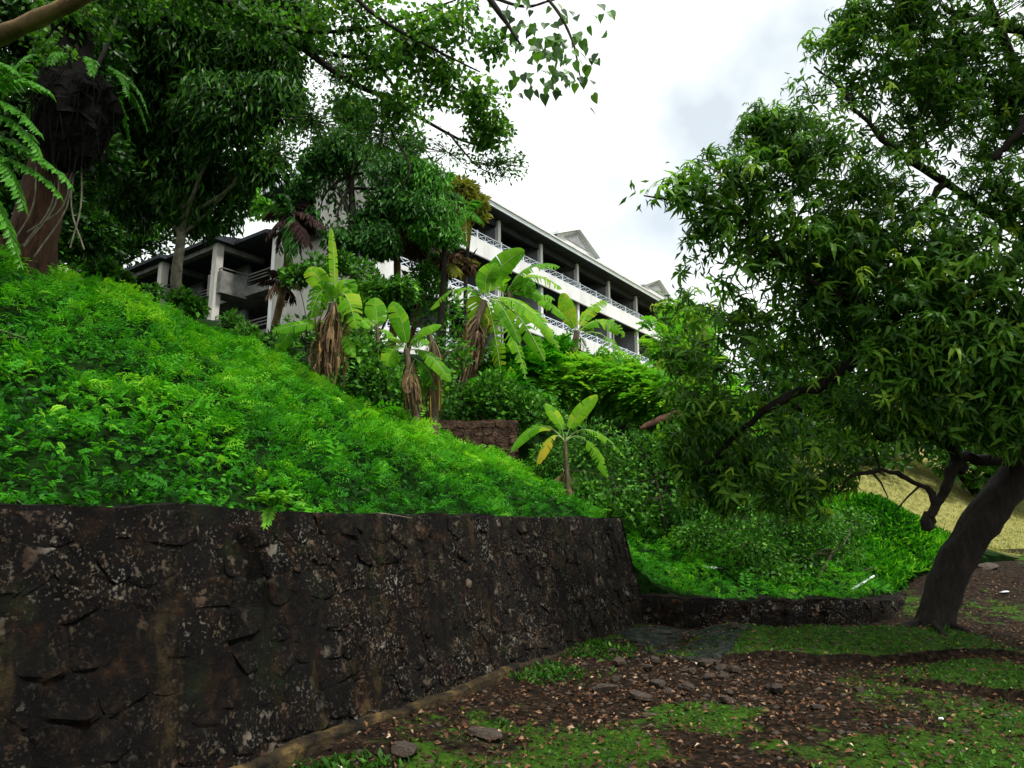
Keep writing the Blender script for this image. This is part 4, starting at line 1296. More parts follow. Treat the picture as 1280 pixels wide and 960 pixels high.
def frond(mb, p0, p1, p2, pairs, ll, lw=0.16, mi=0, tint=0.5, droop=0.5, r=None, rib=0.008, start=0.12, nrm=(0, 0, 1), rib_mi=None, ragged=0.15):
    """pinnate frond along a quadratic curve, leaflets both sides"""
    r = r or np.random.default_rng(1)
    pts = bez(np.asarray(p0), np.asarray(p1), np.asarray(p2), pairs * 2 + 2)
    mb.tube(pts[::2], np.linspace(rib, rib * 0.35, len(pts[::2])), 4, mi if rib_mi is None else rib_mi, 0.3, cap=False)
    T = norm(np.gradient(pts, axis=0))
    up = np.asarray(nrm, float)
    Ps, A, N_, S_ = [], [], [], []
    for k_ in range(pairs * 2 + 2):
        s = k_ / (pairs * 2 + 1)
        if s < start:
            continue
        side = norm(np.cross(T[k_], up))
        nn = norm(np.cross(side, T[k_]))
        for sd in ((-1, 1) if k_ % 1 == 0 else ()):
            if r.uniform() < ragged * 0.4:
                continue
            Ps.append(pts[k_]); A.append(side * sd + T[k_] * (0.5 + 0.5 * s) + np.array([0, 0, -droop * r.uniform(0.5, 1.4)]) + r.normal(size=3) * 0.12)
            N_.append(nn + r.normal(size=3) * 0.25); S_.append(ll * (0.45 + 0.75 * math.sin(math.pi * (0.12 + 0.80 * s))) * r.uniform(0.8, 1.15))
    Mx = frames(np.array(A), np.array(N_)) * np.array(S_)[:, None, None]
    mb.inst(T_leaf2(lw, 0.03, 0.15), Mx, np.array(Ps), np.clip(tint + 0.15 * r.normal(size=len(Ps)), 0, 1), mi)


for q in range(12):
    a = -0.4 + q / 12 * 2 * math.pi
    dr = np.array([math.cos(a), math.sin(a) * 0.8, 0])
    pr = ep + dr * 0.46 + np.array([0, 0, 1.12])
    mb = MB(); frond(mb, pr, pr + dr * 0.22 + np.array([0, 0, 0.22]), pr + dr * 0.42 + np.array([0, 0, -0.2 - 0.2 * gt.uniform()]), 14, 0.10, 0.2, tint=0.45, r=gt)
    mb.build('frond', M['palm_bright'], epi)

# fern tree foliage at the left edge of the view
lf = thing('tree_fern', 'bright green fern fronds reaching in from the left edge below the ochre branch', 'fern', at(-70, 330, 7.4))
mb = MB(); mb.tube(path([np.array([*at(-70, 330, 7.4)[:2], hill_z(*at(-70, 330, 7.4)[:2]) - 0.2]), at(-75, 250, 7.3), at(-60, 150, 7.2), at(-45, 120, 7.2)], 14), np.linspace(0.10, 0.05, 14), 8, rough=0.1)
mb.build('stem', M['bark_dark'], lf, smooth=True)
for (q0, q1, q2, L) in [((-45, 120), (20, 80), (62, 115), .16), ((-45, 125), (10, 110), (48, 165), .16), ((-50, 150), (20, 120), (55, 205), .15), ((-50, 160), (30, 165), (88, 230), .16), ((-50, 180), (0, 160), (30, 260), .16),
                        ((-55, 190), (40, 190), (75, 245), .14), ((-55, 210), (-10, 210), (18, 310), .15), ((-45, 130), (0, 60), (20, 90), .13), ((-60, 200), (0, 230), (25, 330), .12)]:
    mb = MB(); frond(mb, at(*q0, 7.2), at(*q1, 7.0), at(*q2, 6.9), 16, L * 1.05, 0.17, tint=0.5, droop=0.45, r=gt)
    mb.build('frond', M['palm_bright'], lf)

# ------------------------------------------------------------------ trees and shrubs behind
def leafy(name, label, cat, base_px, lobes, n, T, size, mat, bark, seed, thin=-0.1, k=2.2, shell=0.55, trunk_r=0.12, group=None, hang=0.0, tint_mu=0.45, trunk_pts=None, ntw=120, spread=0.6, up=0.5):
    r = np.random.default_rng(seed)
    g = at(*base_px)
    g[2] = hill_z(g[0], g[1])
    t = tree_thing(name, label, cat, g, group)
    P, D, rad, cs, rs = lobe_points(lobes, n, seed, thin, k, shell)
    mb = MB()
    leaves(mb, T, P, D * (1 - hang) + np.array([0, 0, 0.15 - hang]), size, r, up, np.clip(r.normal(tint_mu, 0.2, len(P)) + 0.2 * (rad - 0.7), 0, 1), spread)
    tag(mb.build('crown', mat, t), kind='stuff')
    mb = MB()
    top_ = trunk_pts[-1] if trunk_pts is not None else cs[np.argsort(cs[:, 2])[len(cs) // 2]]
    pts = path([g - np.array([0, 0, 0.2])] + ([p for p in trunk_pts] if trunk_pts is not None else [(g + top_) / 2 + r.normal(size=3) * 0.1, top_]), 18)
    mb.tube(pts, np.linspace(trunk_r, trunk_r * 0.55, 18), 10, rough=0.06)
    mb.build('trunk', bark, t, smooth=True)
    mb = MB()
    for c in cs:
        s = pts[r.integers(9, 17)]
        limbs_to(mb, s, trunk_r * 0.4, [c], r, 8, 0.1, 0.012, 6)
    twigs(mb, cs, rs, P, r, ntw, 0.012)
    mb.build('branches', bark, t, smooth=True)
    return t


leafy('weeping_tree', 'dense dark tree with hanging foliage filling the upper left', 'tree', (235, 400, 15.0),
      [(230, 60, 95, 14.5), (330, 70, 55, 14), (345, 130, 48, 13.8), (290, 150, 75, 14), (200, 150, 80, 15), (150, 70, 70, 15), (250, 230, 75, 15), (170, 240, 60, 15.5), (330, 210, 38, 14.2), (130, 170, 50, 15.5), (280, -20, 90, 14.5), (370, 20, 35, 14), (140, -20, 70, 15)],
      95000, NARROW, 0.24, M['dark_leaf'], M['bark_pale'], 31, -0.35, 1.6, 0.5, 0.13, None, 0.85, 0.45,
      [at(220, 360, 14.8), at(226, 300, 14.8), at(232, 240, 14.9), at(240, 120, 14.9)], 200, 0.35)
leafy('background_tree', 'near-black dense tree directly behind the giant red-brown trunk', 'tree', (60, 350, 12.5),
      [(-20, 40, 85, 12.5), (50, 30, 80, 12.5), (10, 140, 80, 12.5), (110, 60, 60, 12.8), (60, 230, 65, 12.8), (-40, 250, 80, 12), (115, 190, 45, 13), (110, 290, 38, 13), (40, 310, 40, 12.6), (90, 120, 55, 12.6), (130, -20, 70, 12.8)],
      30000, LEAF, 0.17, M['dark_leaf'], M['bark_dark'], 37, -0.3, 1.8, 0.5, 0.15, None, 0.35, 0.35)
leafy('dense_tree', 'tall dense dark tree in front of the roof corner of the white building', 'tree', (450, 440, 19.4),
      [(430, 190, 42, 19.2), (465, 215, 40, 19.2), (415, 235, 34, 19.2), (450, 270, 34, 19.2), (500, 215, 34, 19.2), (395, 205, 26, 19.2), (445, 140, 30, 19.2), (490, 250, 34, 19.2), (400, 270, 22, 19.2), (525, 265, 32, 19.0), (505, 175, 30, 19.2), (425, 295, 26, 19.0), (475, 300, 30, 19.0), (380, 235, 22, 19.2)],
      30000, T_leaf2(0.2, 0.04, 0.2), 0.21, M['palm'], M['bark_dark'], 38, -0.05, 1.8, 0.6, 0.13, None, 0.75, 0.45, [at(446, 380, 19.3), at(440, 300, 19.3), at(440, 200, 19.3)], 120, 0.35)
leafy('dense_tree', 'drooping bright green tree covering the left end of the top balcony', 'tree', (545, 440, 19.2),
      [(540, 225, 34, 19.2), (556, 262, 30, 19.0), (520, 215, 28, 19.2), (560, 295, 22, 19.0), (535, 285, 26, 19.0)],
      12500, T_leaf2(0.17, 0.04, 0.2), 0.21, M['palm_bright'], M['bark_dark'], 39, -0.1, 1.6, 0.5, 0.11, None, 0.85, 0.45, None, 100, 0.35)
leafy('dense_tree', 'olive-yellow leaved tree touching the pale roof edge', 'tree', (585, 430, 22),
      [(590, 258, 22, 22), (578, 240, 20, 22), (598, 275, 14, 22), (572, 275, 18, 22)],
      5200, T_leaf2(0.18, 0.04, 0.2), 0.24, M['palm_yellow'], M['bark_dark'], 40, -0.05, 1.6, 0.5, 0.09, None, 0.5, 0.4, None, 70, 0.5)
leafy('withered_tree', 'withered brown-leaved tree beside the shaggy palm', 'tree', (505, 440, 20.5),
      [(497, 275, 20, 20.5), (490, 300, 18, 20.5), (525, 305, 20, 20.5), (555, 325, 18, 20.3), (582, 330, 12, 20.3)],
      2400, NARROW, 0.28, M['palm_brown'], M['bark_ochre'], 41, 0.0, 1.8, 0.5, 0.10, None, 0.8, 0.5, None, 100, 0.4)
leafy('background_tree', 'shadowy round-leaved tree between the giant trunk and the concrete walkway', 'tree', (120, 360, 22),
      [(120, 262, 48, 21), (90, 220, 50, 21), (60, 290, 40, 20), (110, 330, 26, 20), (200, 240, 44, 22), (160, 255, 40, 22)],
      26000, LEAF, 0.26, M['dark_leaf'], M['bark_dark'], 32, -0.1, 1.2, 0.6, 0.16, None, 0.2, 0.5)
leafy('background_tree', 'tree with yellow-green lit crown behind the concrete walkway roof', 'tree', (290, 330, 46),
      [(300, 235, 45, 46), (260, 260, 40, 46), (220, 250, 45, 47), (330, 255, 25, 45), (170, 270, 40, 47)],
      9000, LEAF, 0.42, M['bright'], M['bark_dark'], 33, 0.0, 0.8, 0.6, 0.25, None, 0.1, 0.35)
leafy('background_tree', 'dark tree behind the left end of the concrete walkway roof', 'tree', (140, 345, 50),
      [(140, 308, 36, 50), (105, 318, 34, 50), (185, 296, 30, 50), (235, 285, 26, 50), (75, 300, 34, 50)],
      9000, LEAF, 0.42, M['dark_leaf'], M['bark_dark'], 42, -0.15, 0.8, 0.55, 0.25, None, 0.1, 0.5)
leafy('background_tree', 'leafy tree rising behind the roof where the pale roof edge ends', 'tree', (860, 440, 44),
      [(850, 400, 30, 44), (880, 420, 45, 44)], 4000, LEAF, 0.42, M['bright'], M['bark_dark'], 34, 0.0, 0.8, 0.6, 0.25, None, 0.1, 0.5)

leafy('background_tree', 'dark thicket tree standing on the dry grass slope behind the leaning tree', 'tree', (1060, 590, 27),
      [(1030, 520, 60, 27), (1090, 480, 70, 28), (980, 470, 70, 27), (1000, 560, 45, 26), (1080, 560, 40, 26.5), (940, 540, 50, 26), (1120, 572, 22, 25.5)], 12000, LEAF, 0.30, M['dark_leaf'], M['bark_dark'], 35, -0.2, 1.0, 0.55, 0.2, None, 0.1, 0.5)
leafy('background_tree', 'dark thicket tree behind the upper part of the leaning trunk', 'tree', (1230, 600, 27),
      [(1180, 500, 70, 28), (1260, 520, 75, 27), (1330, 500, 80, 27), (1230, 560, 50, 26.5), (1150, 545, 35, 27), (1300, 590, 45, 26), (1190, 575, 24, 25.5), (1245, 595, 30, 25.5)], 14500, LEAF, 0.30, M['dark_leaf'], M['bark_dark'], 36, -0.2, 1.0, 0.55, 0.2, None, 0.1, 0.5)

# feathery shrubs of the middle ground
feather = [
    ('yellow-green feathery shrub below the far end of the balconies', (845, 500, 22), [(850, 440, 42, 22, 0.6), (810, 455, 35, 22, 0.6), (880, 470, 40, 21, 0.6), (835, 415, 28, 23, 0.6)], 1100, 'bright'),
    ('bright feathery shrub right of the banana with the pale leaf', (760, 500, 19), [(740, 480, 40, 19, 0.55), (700, 490, 38, 19, 0.55), (785, 490, 38, 18.5, 0.55), (820, 505, 34, 18, 0.5)], 1100, 'bright'),
    ('green feathery shrub behind the fallen log', (850, 520, 17), [(850, 500, 36, 17.5, 0.55), (890, 520, 36, 17, 0.6)], 600, 'bright'),
    ('feathery shrub under the hanging leaves of the biggest banana', (660, 500, 18.5), [(655, 470, 36, 19, 0.7), (690, 460, 30, 20, 0.7), (640, 500, 34, 17.5, 0.6)], 800, 'cover'),
]
for q, (lab, base, lobes, n, mt) in enumerate(feather):
    r = np.random.default_rng(60 + q)
    g = at(*base); g[2] = hill_z(g[0], g[1])
    t = thing('feathery_shrub', lab, 'shrub', g, 0, 'feathery shrubs on the slope')
    P, D, rad, cs, rs = lobe_points(lobes, n * 2, 60 + q, -0.2, 2.0, 0.5)
    mb = MB()
    for k in range(4):
        s = np.arange(len(P)) % 4 == k
        a = norm(D[s] * np.array([1, 1, 0.4]) + np.array([0, 0, 0.15]) + r.normal(size=(s.sum(), 3)) * 0.35)
        Mx = frames(a, norm(np.array([0, 0, 1.0]) + r.normal(size=(s.sum(), 3)) * 0.25)) * (r.uniform(0.35, 0.7, s.sum()))[:, None, None]
        mb.inst(SPRIGS[k], Mx, P[s], np.clip(r.normal(0.5, 0.2, s.sum()), 0, 1))
    tag(mb.build('crown', M[mt], t), kind='stuff')
    mb = MB()
    limbs_to(mb, g - np.array([0, 0, 0.2]), 0.04, list(cs), r, 8, 0.1, 0.01, 6)
    mb.build('stems', M['twig'], t, smooth=True)

shr = [
    ('dark leafy bush under the white end wall', (390, 470, 15.5), [(375, 415, 30, 16), (350, 430, 24, 15.5), (440, 430, 40, 15.5), (470, 460, 35, 15), (395, 335, 22, 16.5), (370, 345, 18, 16.5)], 5200, 0.16),
    ('dark bush between the two nearest banana stems', (480, 500, 14.2), [(470, 480, 38, 14.2), (500, 500, 34, 14), (450, 450, 30, 14.6), (560, 440, 34, 15.5), (545, 480, 30, 14.8)], 5200, 0.13),
    ('dense green bush left of the brown banana skirt', (560, 470, 19), [(545, 385, 34, 20), (570, 420, 35, 19.5), (530, 350, 25, 20), (600, 440, 36, 19), (555, 330, 22, 20.5)], 5200, 0.17),
    ('dark bush behind the ruined masonry block', (640, 530, 16), [(620, 500, 40, 16.2), (660, 520, 40, 16), (585, 505, 30, 16), (690, 540, 30, 15.6)], 5600, 0.13),
    ('dark bush behind the small front banana plant', (740, 600, 14.8), [(740, 560, 42, 15), (690, 580, 30, 14.8), (770, 600, 40, 14.6), (730, 620, 30, 14.2), (800, 570, 38, 15.5)], 6500, 0.12),
    ('dark bush under the fallen log', (830, 620, 15), [(820, 600, 45, 15), (850, 560, 40, 15.5), (800, 640, 30, 14.5), (870, 630, 40, 14.6)], 6500, 0.12),
    ('dark dense bush below the leaning tree crown', (930, 680, 13.6), [(920, 640, 48, 13.6, 0.6), (980, 650, 50, 13.6, 0.6), (870, 670, 32, 13.4, 0.6), (1020, 660, 36, 13.8, 0.6), (940, 680, 40, 13.2, 0.5)], 7500, 0.085),
    ('low dark creeper bush spilling over the middle of the low wall', (1010, 700, 13.2), [(960, 715, 40, 13.0, 0.4), (1010, 700, 45, 13.4, 0.5), (1045, 690, 35, 13.8, 0.5), (1060, 650, 35, 14.6, 0.6)], 6500, 0.075),
    ('broad-leaved bush hiding the walkway foot behind the slope crest', (330, 430, 17), [(310, 425, 22, 17.5), (340, 435, 20, 17), (290, 405, 16, 18)], 2200, 0.16),
    ('dark bush on the crest between the giant trunk and the walkway', (160, 362, 17), [(150, 352, 14, 17), (125, 340, 22, 16.5)], 2600, 0.16),
    ('leafy bush filling the gap beneath the tall dense tree', (455, 430, 18), [(450, 345, 26, 18.5), (470, 370, 28, 18), (440, 385, 24, 17.5), (500, 365, 24, 18), (425, 330, 18, 18.5)], 4600, 0.18),
    ('small bush on the crest under the pale thin trunk', (225, 390, 14.5), [(225, 375, 16, 14.5), (245, 385, 14, 14.5), (190, 365, 14, 14)], 1500, 0.13),
]
for q, (lab, base, lobes, n, s) in enumerate(shr):
    leafy('bush', lab, 'bush', base, lobes, n, ROUND if q % 2 else LEAF, s, M['shrub'], M['twig'], 80 + q, -0.25, 3.0, 0.5, 0.04, 'bushes on the hillside', 0.15, 0.44, None, 60)

# ------------------------------------------------------------------ palms in front of the building
def palm(name, label, base, crown_c, trunk_mat, tr_r, fr, seed, d):
    r = np.random.default_rng(seed)
    g = at(*base); g[2] = hill_z(g[0], g[1])
    t = thing(name, label, 'palm', g, 0, 'palms in front of the white building')
    c = at(*crown_c)
    mb = MB()
    pts = path([g - np.array([0, 0, 0.3]), (g + c) / 2 + np.array([0.12, 0, 0]), c], 20)
    mb.tube(pts, np.linspace(tr_r, tr_r * 0.7, 20) * (1 + 0.05 * (np.arange(20) % 2)), 9)
    mb.build('trunk', trunk_mat, t, smooth=True)
    for (q0, q1, q2, L, mt, dd) in fr:
        mb = MB()
        frond(mb, at(*q0, d), at(*q1, d + dd * 0.6), at(*q2, d + dd), 26, L * 0.8, 0.085, tint=r.uniform(0.3, 0.7), droop=1.1, r=r, rib=0.018, ragged=0.6)
        mb.build('frond', M[mt], t)
    return t


pr = random.Random(9)


def fan(cx, cy, rx, ry, n, mats, L, seed, a0=0.0, a1=6.283):
    r = random.Random(seed)
    out = []
    for k in range(n):
        a = a0 + (a1 - a0) * (k + r.uniform(-0.3, 0.3)) / n
        ex, ey = cx + math.cos(a) * rx * r.uniform(0.75, 1.1), cy - math.sin(a) * ry * r.uniform(0.75, 1.1) + 0.25 * ry
        mx_, my_ = (cx + ex) / 2, (cy + ey) / 2 - 0.45 * ry * r.uniform(0.6, 1.2)
        out.append(((cx + r.uniform(-4, 4), cy + r.uniform(-4, 6)), (mx_, my_), (ex, ey), L * r.uniform(0.8, 1.2), r.choice(mats), r.uniform(-1.3, 1.3)))
    return out


palm('palm', 'tall dark palm with slim trunk before the white wall', (443, 440, 21), (438, 215, 21), M['bark_dark'], 0.11,
     fan(440, 205, 58, 52, 10, ['palm', 'palm', 'palm', 'palm_bright'], 0.45, 1), 71, 21)
palm('palm', 'shaggy palm with brown dead fronds and a fibrous double trunk', (487, 440, 20), (495, 285, 20), M['bark_ochre'], 0.13,
     fan(505, 300, 34, 34, 5, ['palm_brown', 'palm', 'palm_yellow'], 0.32, 3) + fan(530, 240, 40, 36, 5, ['palm', 'palm_bright'], 0.4, 4) + fan(560, 325, 38, 18, 5, ['palm_brown', 'palm_yellow', 'palm'], 0.34, 5), 72, 20)
palm('palm', 'bright green drooping palm left of the top balcony rail', (552, 450, 20.5), (552, 240, 20.5), M['bark_dark'], 0.09,
     fan(550, 245, 30, 44, 7, ['palm_bright', 'palm_bright', 'palm'], 0.4, 6) + fan(583, 265, 24, 32, 5, ['palm_yellow', 'palm_yellow', 'palm_bright'], 0.36, 7), 73, 20.5)
palm('palm', 'purple-leaved palm with tan leaning trunk against the walkway corner', (338, 440, 19), (362, 275, 19), M['bark_ochre'], 0.11,
     fan(365, 270, 36, 40, 15, ['palm_purple', 'palm_purple', 'palm'], 0.45, 8) + fan(352, 352, 26, 24, 8, ['palm_brown', 'palm_purple'], 0.32, 9), 74, 19)

# ------------------------------------------------------------------ banana plants
def banana_leaf(p0, p1, p2, hw, seed, tear=0.5, petiole=0.12, tint=0.55, face=(0.0, -1.0, 0.8), dead=False):
    r = np.random.default_rng(seed)
    n = 22
    C_ = bez(p0, p1, p2, n + 1)
    T = norm(np.gradient(C_, axis=0))
    N_ = norm(np.asarray(face, float) + r.normal(size=3) * 0.25)
    mb = MB()
    L = np.linalg.norm(np.diff(C_, axis=0), axis=1).sum()
    mb.tube(C_, np.linspace(0.018, 0.004, n + 1) * max(0.5, L / 1.6), 5, 1, cap=False)
    k0 = max(1, int(petiole * n))
    def width(s):
        s = (s - petiole) / (1 - petiole)
        return hw * max(0.0, math.sin(math.pi * min(1, 0.08 + s * 0.92)) ** 0.55) * (1.0 if s < 0.8 else 1.0)
    for sd in (-1, 1):
        k = k0
        while k < n:
            step = 1 if tear > 0.25 else r.integers(2, 5)
            if tear > 0.25 and r.uniform() > tear:
                step = int(r.integers(2, 6))
            k2 = min(n, k + step)
            if tear > 0.55 and r.uniform() < 0.10:
                k = k2
                continue
            flop = r.uniform(-0.7, 0.2) * tear
            skew = 0.35 + r.uniform(-0.1, 0.1)
            rows_ = []
            for kk in range(k, k2 + 1):
                side = norm(np.cross(T[kk], N_)) * sd
                nn = norm(np.cross(side, T[kk])) * sd
                w = width(kk / n)
                # torn strips keep a small gap on the outside
                gap = 0.0
                if tear > 0.25:
                    gap = (0.10 if kk == k else (-0.10 if kk == k2 else 0)) * tear * L / n * 4
                rr_ = []
                for f in (0.0, 0.5, 1.0):
                    q = C_[kk] + side * w * f + T[kk] * (w * f * skew + gap * f) + nn * (-0.22 * w * f * f + 0.10 * w * math.sin(f * 3)) + np.array([0, 0, 1.0]) * flop * w * f * f
                    rr_.append(q)
                rows_.append(rr_)
            V = np.array(rows_).reshape(-1, 3)
            m = k2 - k
            F = [(i * 3 + j, (i + 1) * 3 + j, (i + 1) * 3 + j + 1, i * 3 + j + 1) for i in range(m) for j in (0, 1)]
            tv = tint + 0.12 * r.normal()
            tv = tv if tint > 0.9 else min(tv, 0.84)
            tt = np.array([min(1, max(0, tv + (0.25 if (f == 2 and r.uniform() < 0.15 * tear) else 0) + 0.09 * (i % 2))) for i in range(m + 1) for f in range(3)])
            mb.add(V, F, 0, tt)
            k = k2
    return mb


def dead_strips(mb, top, bot, rad, n, r, tint=0.4):
    for k in range(n):
        a = r.uniform(0, 6.28); s0 = r.uniform(0, 0.6); s1 = min(1.05, s0 + r.uniform(0.3, 0.6))
        dr = np.array([math.cos(a), math.sin(a), 0])
        ctrl_ = [top + (bot - top) * s0 + dr * rad * 0.6, top + (bot - top) * (s0 * 0.6 + s1 * 0.4) + dr * rad * r.uniform(1.2, 2.0), top + (bot - top) * s1 + dr * rad * r.uniform(0.9, 1.8)]
        pts = path(ctrl_, 7)
        tg = np.array([-dr[1], dr[0], 0])
        w = rad * r.uniform(0.06, 0.18)
        V, F = [], []
        for i, p in enumerate(pts):
            ww = w * (0.5 + math.sin(math.pi * (i + 0.7) / 7.5)) * 0.7
            V += [p - tg * ww, p + dr * ww * 0.4 * (-1) ** i, p + tg * ww]
        for i in range(6):
            F += [(i * 3, i * 3 + 1, i * 3 + 4, i * 3 + 3), (i * 3 + 1, i * 3 + 2, i * 3 + 5, i * 3 + 4)]
        mb.add(V, F, 0, np.clip(tint + 0.30 * r.normal(), 0, 0.95))


def banana(label, d, stem, rad, lv, seed, skirt=None, tear=0.5, petiole=0.12, tint=0.55, name='banana_plant'):
    r = np.random.default_rng(seed)
    pts = [at(x, y, d) for x, y in stem]
    g = pts[0].copy(); g[2] = hill_z(g[0], g[1])
    t = thing(name, label, 'banana plant', g, 0, 'banana plants on the slope')
    mb = MB()
    sp_ = path([g - np.array([0, 0, 0.2])] + ([pts[0]] if pts[0][2] > g[2] + 0.15 else []) + pts[1:], 16)
    mb.tube(sp_, np.linspace(rad * 1.15, rad * 0.6, 16), 10, rough=0.05)
    mb.build('stem', M['banana_stem'], t, smooth=True)
    for k, l in enumerate(lv):
        (q0, q1, q2, w) = l[:4]
        opt = l[4] if len(l) > 4 else {}
        dd = r.uniform(-0.45, 0.3) * (d / 14)
        mb = banana_leaf(at(*q0, d), at(*q1, d + dd * 0.6), at(*q2, d + dd), pxm(w, d), seed * 31 + k, opt.get('tear', tear), opt.get('pet', petiole), opt.get('tint', tint + r.normal() * 0.08), opt.get('face', (r.uniform(-0.3, 0.3), -1.0, 0.9)))
        mb.build('leaf', [M[opt.get('mat', 'banana')], M['banana_rib']], t, smooth=True)
    if skirt:
        for k, (qa, qb, rr, n_) in enumerate(skirt):
            for h in range(3):
                mb = MB(); dead_strips(mb, at(*qa, d), at(*qb, d), rr * 0.8, int(n_ * 1.5), r)
                mb.build('dead_leaf', M['banana_dead'], t)
    return t


banana('ragged banana plant with a tall upright leaf before the white end wall', 13.4, [(410, 486), (412, 440), (416, 380)], 0.14,
       [((416, 385), (404, 335), (388, 398), 18, {'face': (-0.3, -1, 0.3), 'tear': 0.8}), ((414, 382), (398, 338), (384, 336), 14, {'tint': 0.7, 'tear': 0.2}), ((418, 382), (430, 340), (446, 412), 17, {'face': (0.3, -1, 0.3), 'tear': 0.8, 'tint': 0.65}),
        ((418, 378), (419, 330), (414, 284), 7, {'tint': 0.8, 'face': (1, -0.6, 0)}), ((406, 408), (370, 396), (344, 440), 12, {'tint': 0.2}), ((405, 402), (372, 404), (340, 414), 10, {'tint': 0.4}),
        ((422, 415), (434, 420), (442, 447), 8), ((424, 388), (444, 392), (463, 411), 8), ((416, 380), (432, 330), (440, 372), 13, {'tint': 0.45}), ((410, 404), (395, 398), (398, 416), 9, {'tint': 0.6})], 301,
       [((418, 372), (410, 478), 0.24, 16), ((402, 418), (408, 482), 0.2, 9)])
banana('young banana plant showing one broad heart-like leaf beside the shaggy palm', 14.6, [(473, 470), (472, 420), (471, 405)], 0.05,
       [((471, 410), (472, 395), (468, 372), 15, {'tear': 0.1, 'face': (0.1, -1, 0.4)}), ((470, 408), (455, 395), (446, 405), 9), ((473, 414), (486, 410), (492, 425), 7), ((470, 412), (460, 408), (452, 418), 8)], 302, None, 0.2)
banana('small fresh banana plant leaning before the broken brown stem', 12.9, [(522, 532), (514, 480), (508, 436)], 0.09,
       [((508, 436), (505, 398), (489, 378), 14, {'tear': 0.2, 'face': (0.5, -1, 0.2)}), ((511, 434), (525, 408), (552, 407), 9, {'tear': 0.2}), ((508, 436), (492, 424), (483, 458), 14), ((514, 437), (540, 436), (563, 477), 11, {'tear': 0.3}),
        ((508, 434), (490, 416), (481, 424), 7), ((518, 448), (538, 460), (545, 488), 11), ((512, 434), (528, 420), (530, 432), 10, {'tint': 0.4}), ((518, 450), (508, 470), (510, 492), 8, {'mat': 'banana_dead'})], 303,
       [((512, 450), (520, 525), 0.13, 12)])
banana('broken leafless banana stem with peeling brown sheath', 13.0, [(541, 533), (543, 490), (544, 450), (536, 418)], 0.10, [((540, 470), (548, 490), (545, 512), 9, {'tear': 0.6}), ((538, 462), (530, 480), (532, 498), 8)], 304,
       [((540, 425), (543, 525), 0.13, 16)])
banana('largest banana plant with many long drooping torn leaves', 18.0, [(580, 490), (586, 430), (606, 376)], 0.16,
       [((611, 370), (612, 335), (656, 313), 15, {'tear': 0.05, 'tint': 0.55, 'face': (0.5, -1, -0.3)}), ((609, 372), (600, 345), (622, 330), 14, {'tear': 0.15, 'tint': 0.6}), ((604, 372), (572, 345), (537, 388), 11), ((602, 370), (594, 362), (605, 412), 17, {'tear': 0.4, 'tint': 0.7, 'face': (0, -1, 0.1)}),
        ((608, 376), (616, 392), (628, 480), 12, {'tear': 0.9, 'tint': 0.72, 'face': (0, -1, 0.1)}), ((612, 376), (638, 392), (658, 475), 11, {'tear': 0.95}), ((614, 374), (648, 378), (681, 452), 12, {'tear': 0.7}), ((616, 373), (652, 366), (692, 422), 14, {'tear': 0.5, 'tint': 0.65}),
        ((610, 374), (628, 372), (650, 430), 12, {'tear': 0.6, 'tint': 0.45})], 305, [((600, 392), (577, 482), 0.27, 26)], 0.6)
banana('banana plant close behind the largest one with leaves spreading right', 19.5, [(640, 480), (640, 420), (636, 366)], 0.13,
       [((634, 366), (655, 322), (700, 334), 10, {'tear': 0.6}), ((636, 366), (662, 328), (703, 362), 11, {'tear': 0.7}), ((636, 370), (665, 352), (710, 402), 13, {'tear': 0.5}), ((634, 370), (655, 355), (694, 376), 11, {'tear': 0.8}),
        ((632, 368), (650, 340), (668, 365), 12, {'tint': 0.4}), ((636, 372), (670, 380), (700, 440), 10, {'tear': 0.8}), ((632, 370), (620, 345), (640, 335), 10)], 306, None, 0.6)
banana('upright banana plant in front of the lower white balcony', 24.0, [(716, 462), (718, 440), (721, 414)], 0.16,
       [((721, 414), (708, 392), (703, 366), 11, {'tear': 0.2, 'tint': 0.8, 'face': (0.2, -1, 0)}), ((723, 413), (735, 382), (759, 377), 9, {'tint': 0.8}), ((725, 414), (754, 385), (780, 422), 11, {'tear': 0.6, 'tint': 0.6}), ((726, 417), (756, 408), (776, 443), 8, {'tear': 0.8}),
        ((718, 418), (698, 416), (686, 452), 12, {'tear': 0.4}), ((724, 420), (736, 432), (741, 472), 5, {'tear': 0.9}), ((722, 416), (735, 400), (742, 412), 10)], 307, [((722, 420), (714, 462), 0.25, 12)])
banana('single small banana plant standing just behind the far end of the tall wall', 12.4, [(714, 645), (709, 600), (706, 552)], 0.055,
       [((705, 552), (704, 524), (681, 505), 9, {'pet': 0.28, 'tear': 0.15, 'face': (0.3, -1, 0.5)}), ((707, 552), (712, 522), (747, 494), 10, {'pet': 0.28, 'tear': 0.15, 'tint': 0.75, 'face': (-0.4, -1, 0.3)}), ((704, 550), (676, 510), (638, 566), 8, {'pet': 0.25, 'tear': 0.3, 'tint': 0.65, 'face': (0, -1, 1.2)}),
        ((704, 549), (688, 532), (671, 584), 8, {'pet': 0.25, 'tear': 0.6, 'tint': 0.95}), ((708, 550), (736, 516), (783, 574), 6, {'pet': 0.25, 'tear': 0.8, 'face': (0, -1, 1.2)}), ((708, 551), (732, 528), (760, 598), 8, {'pet': 0.25, 'tear': 0.8}),
        ((709, 590), (690, 600), (688, 618), 5, {'mat': 'banana_dead'})], 308, [((707, 585), (712, 632), 0.08, 6)], 0.4, 0.25)

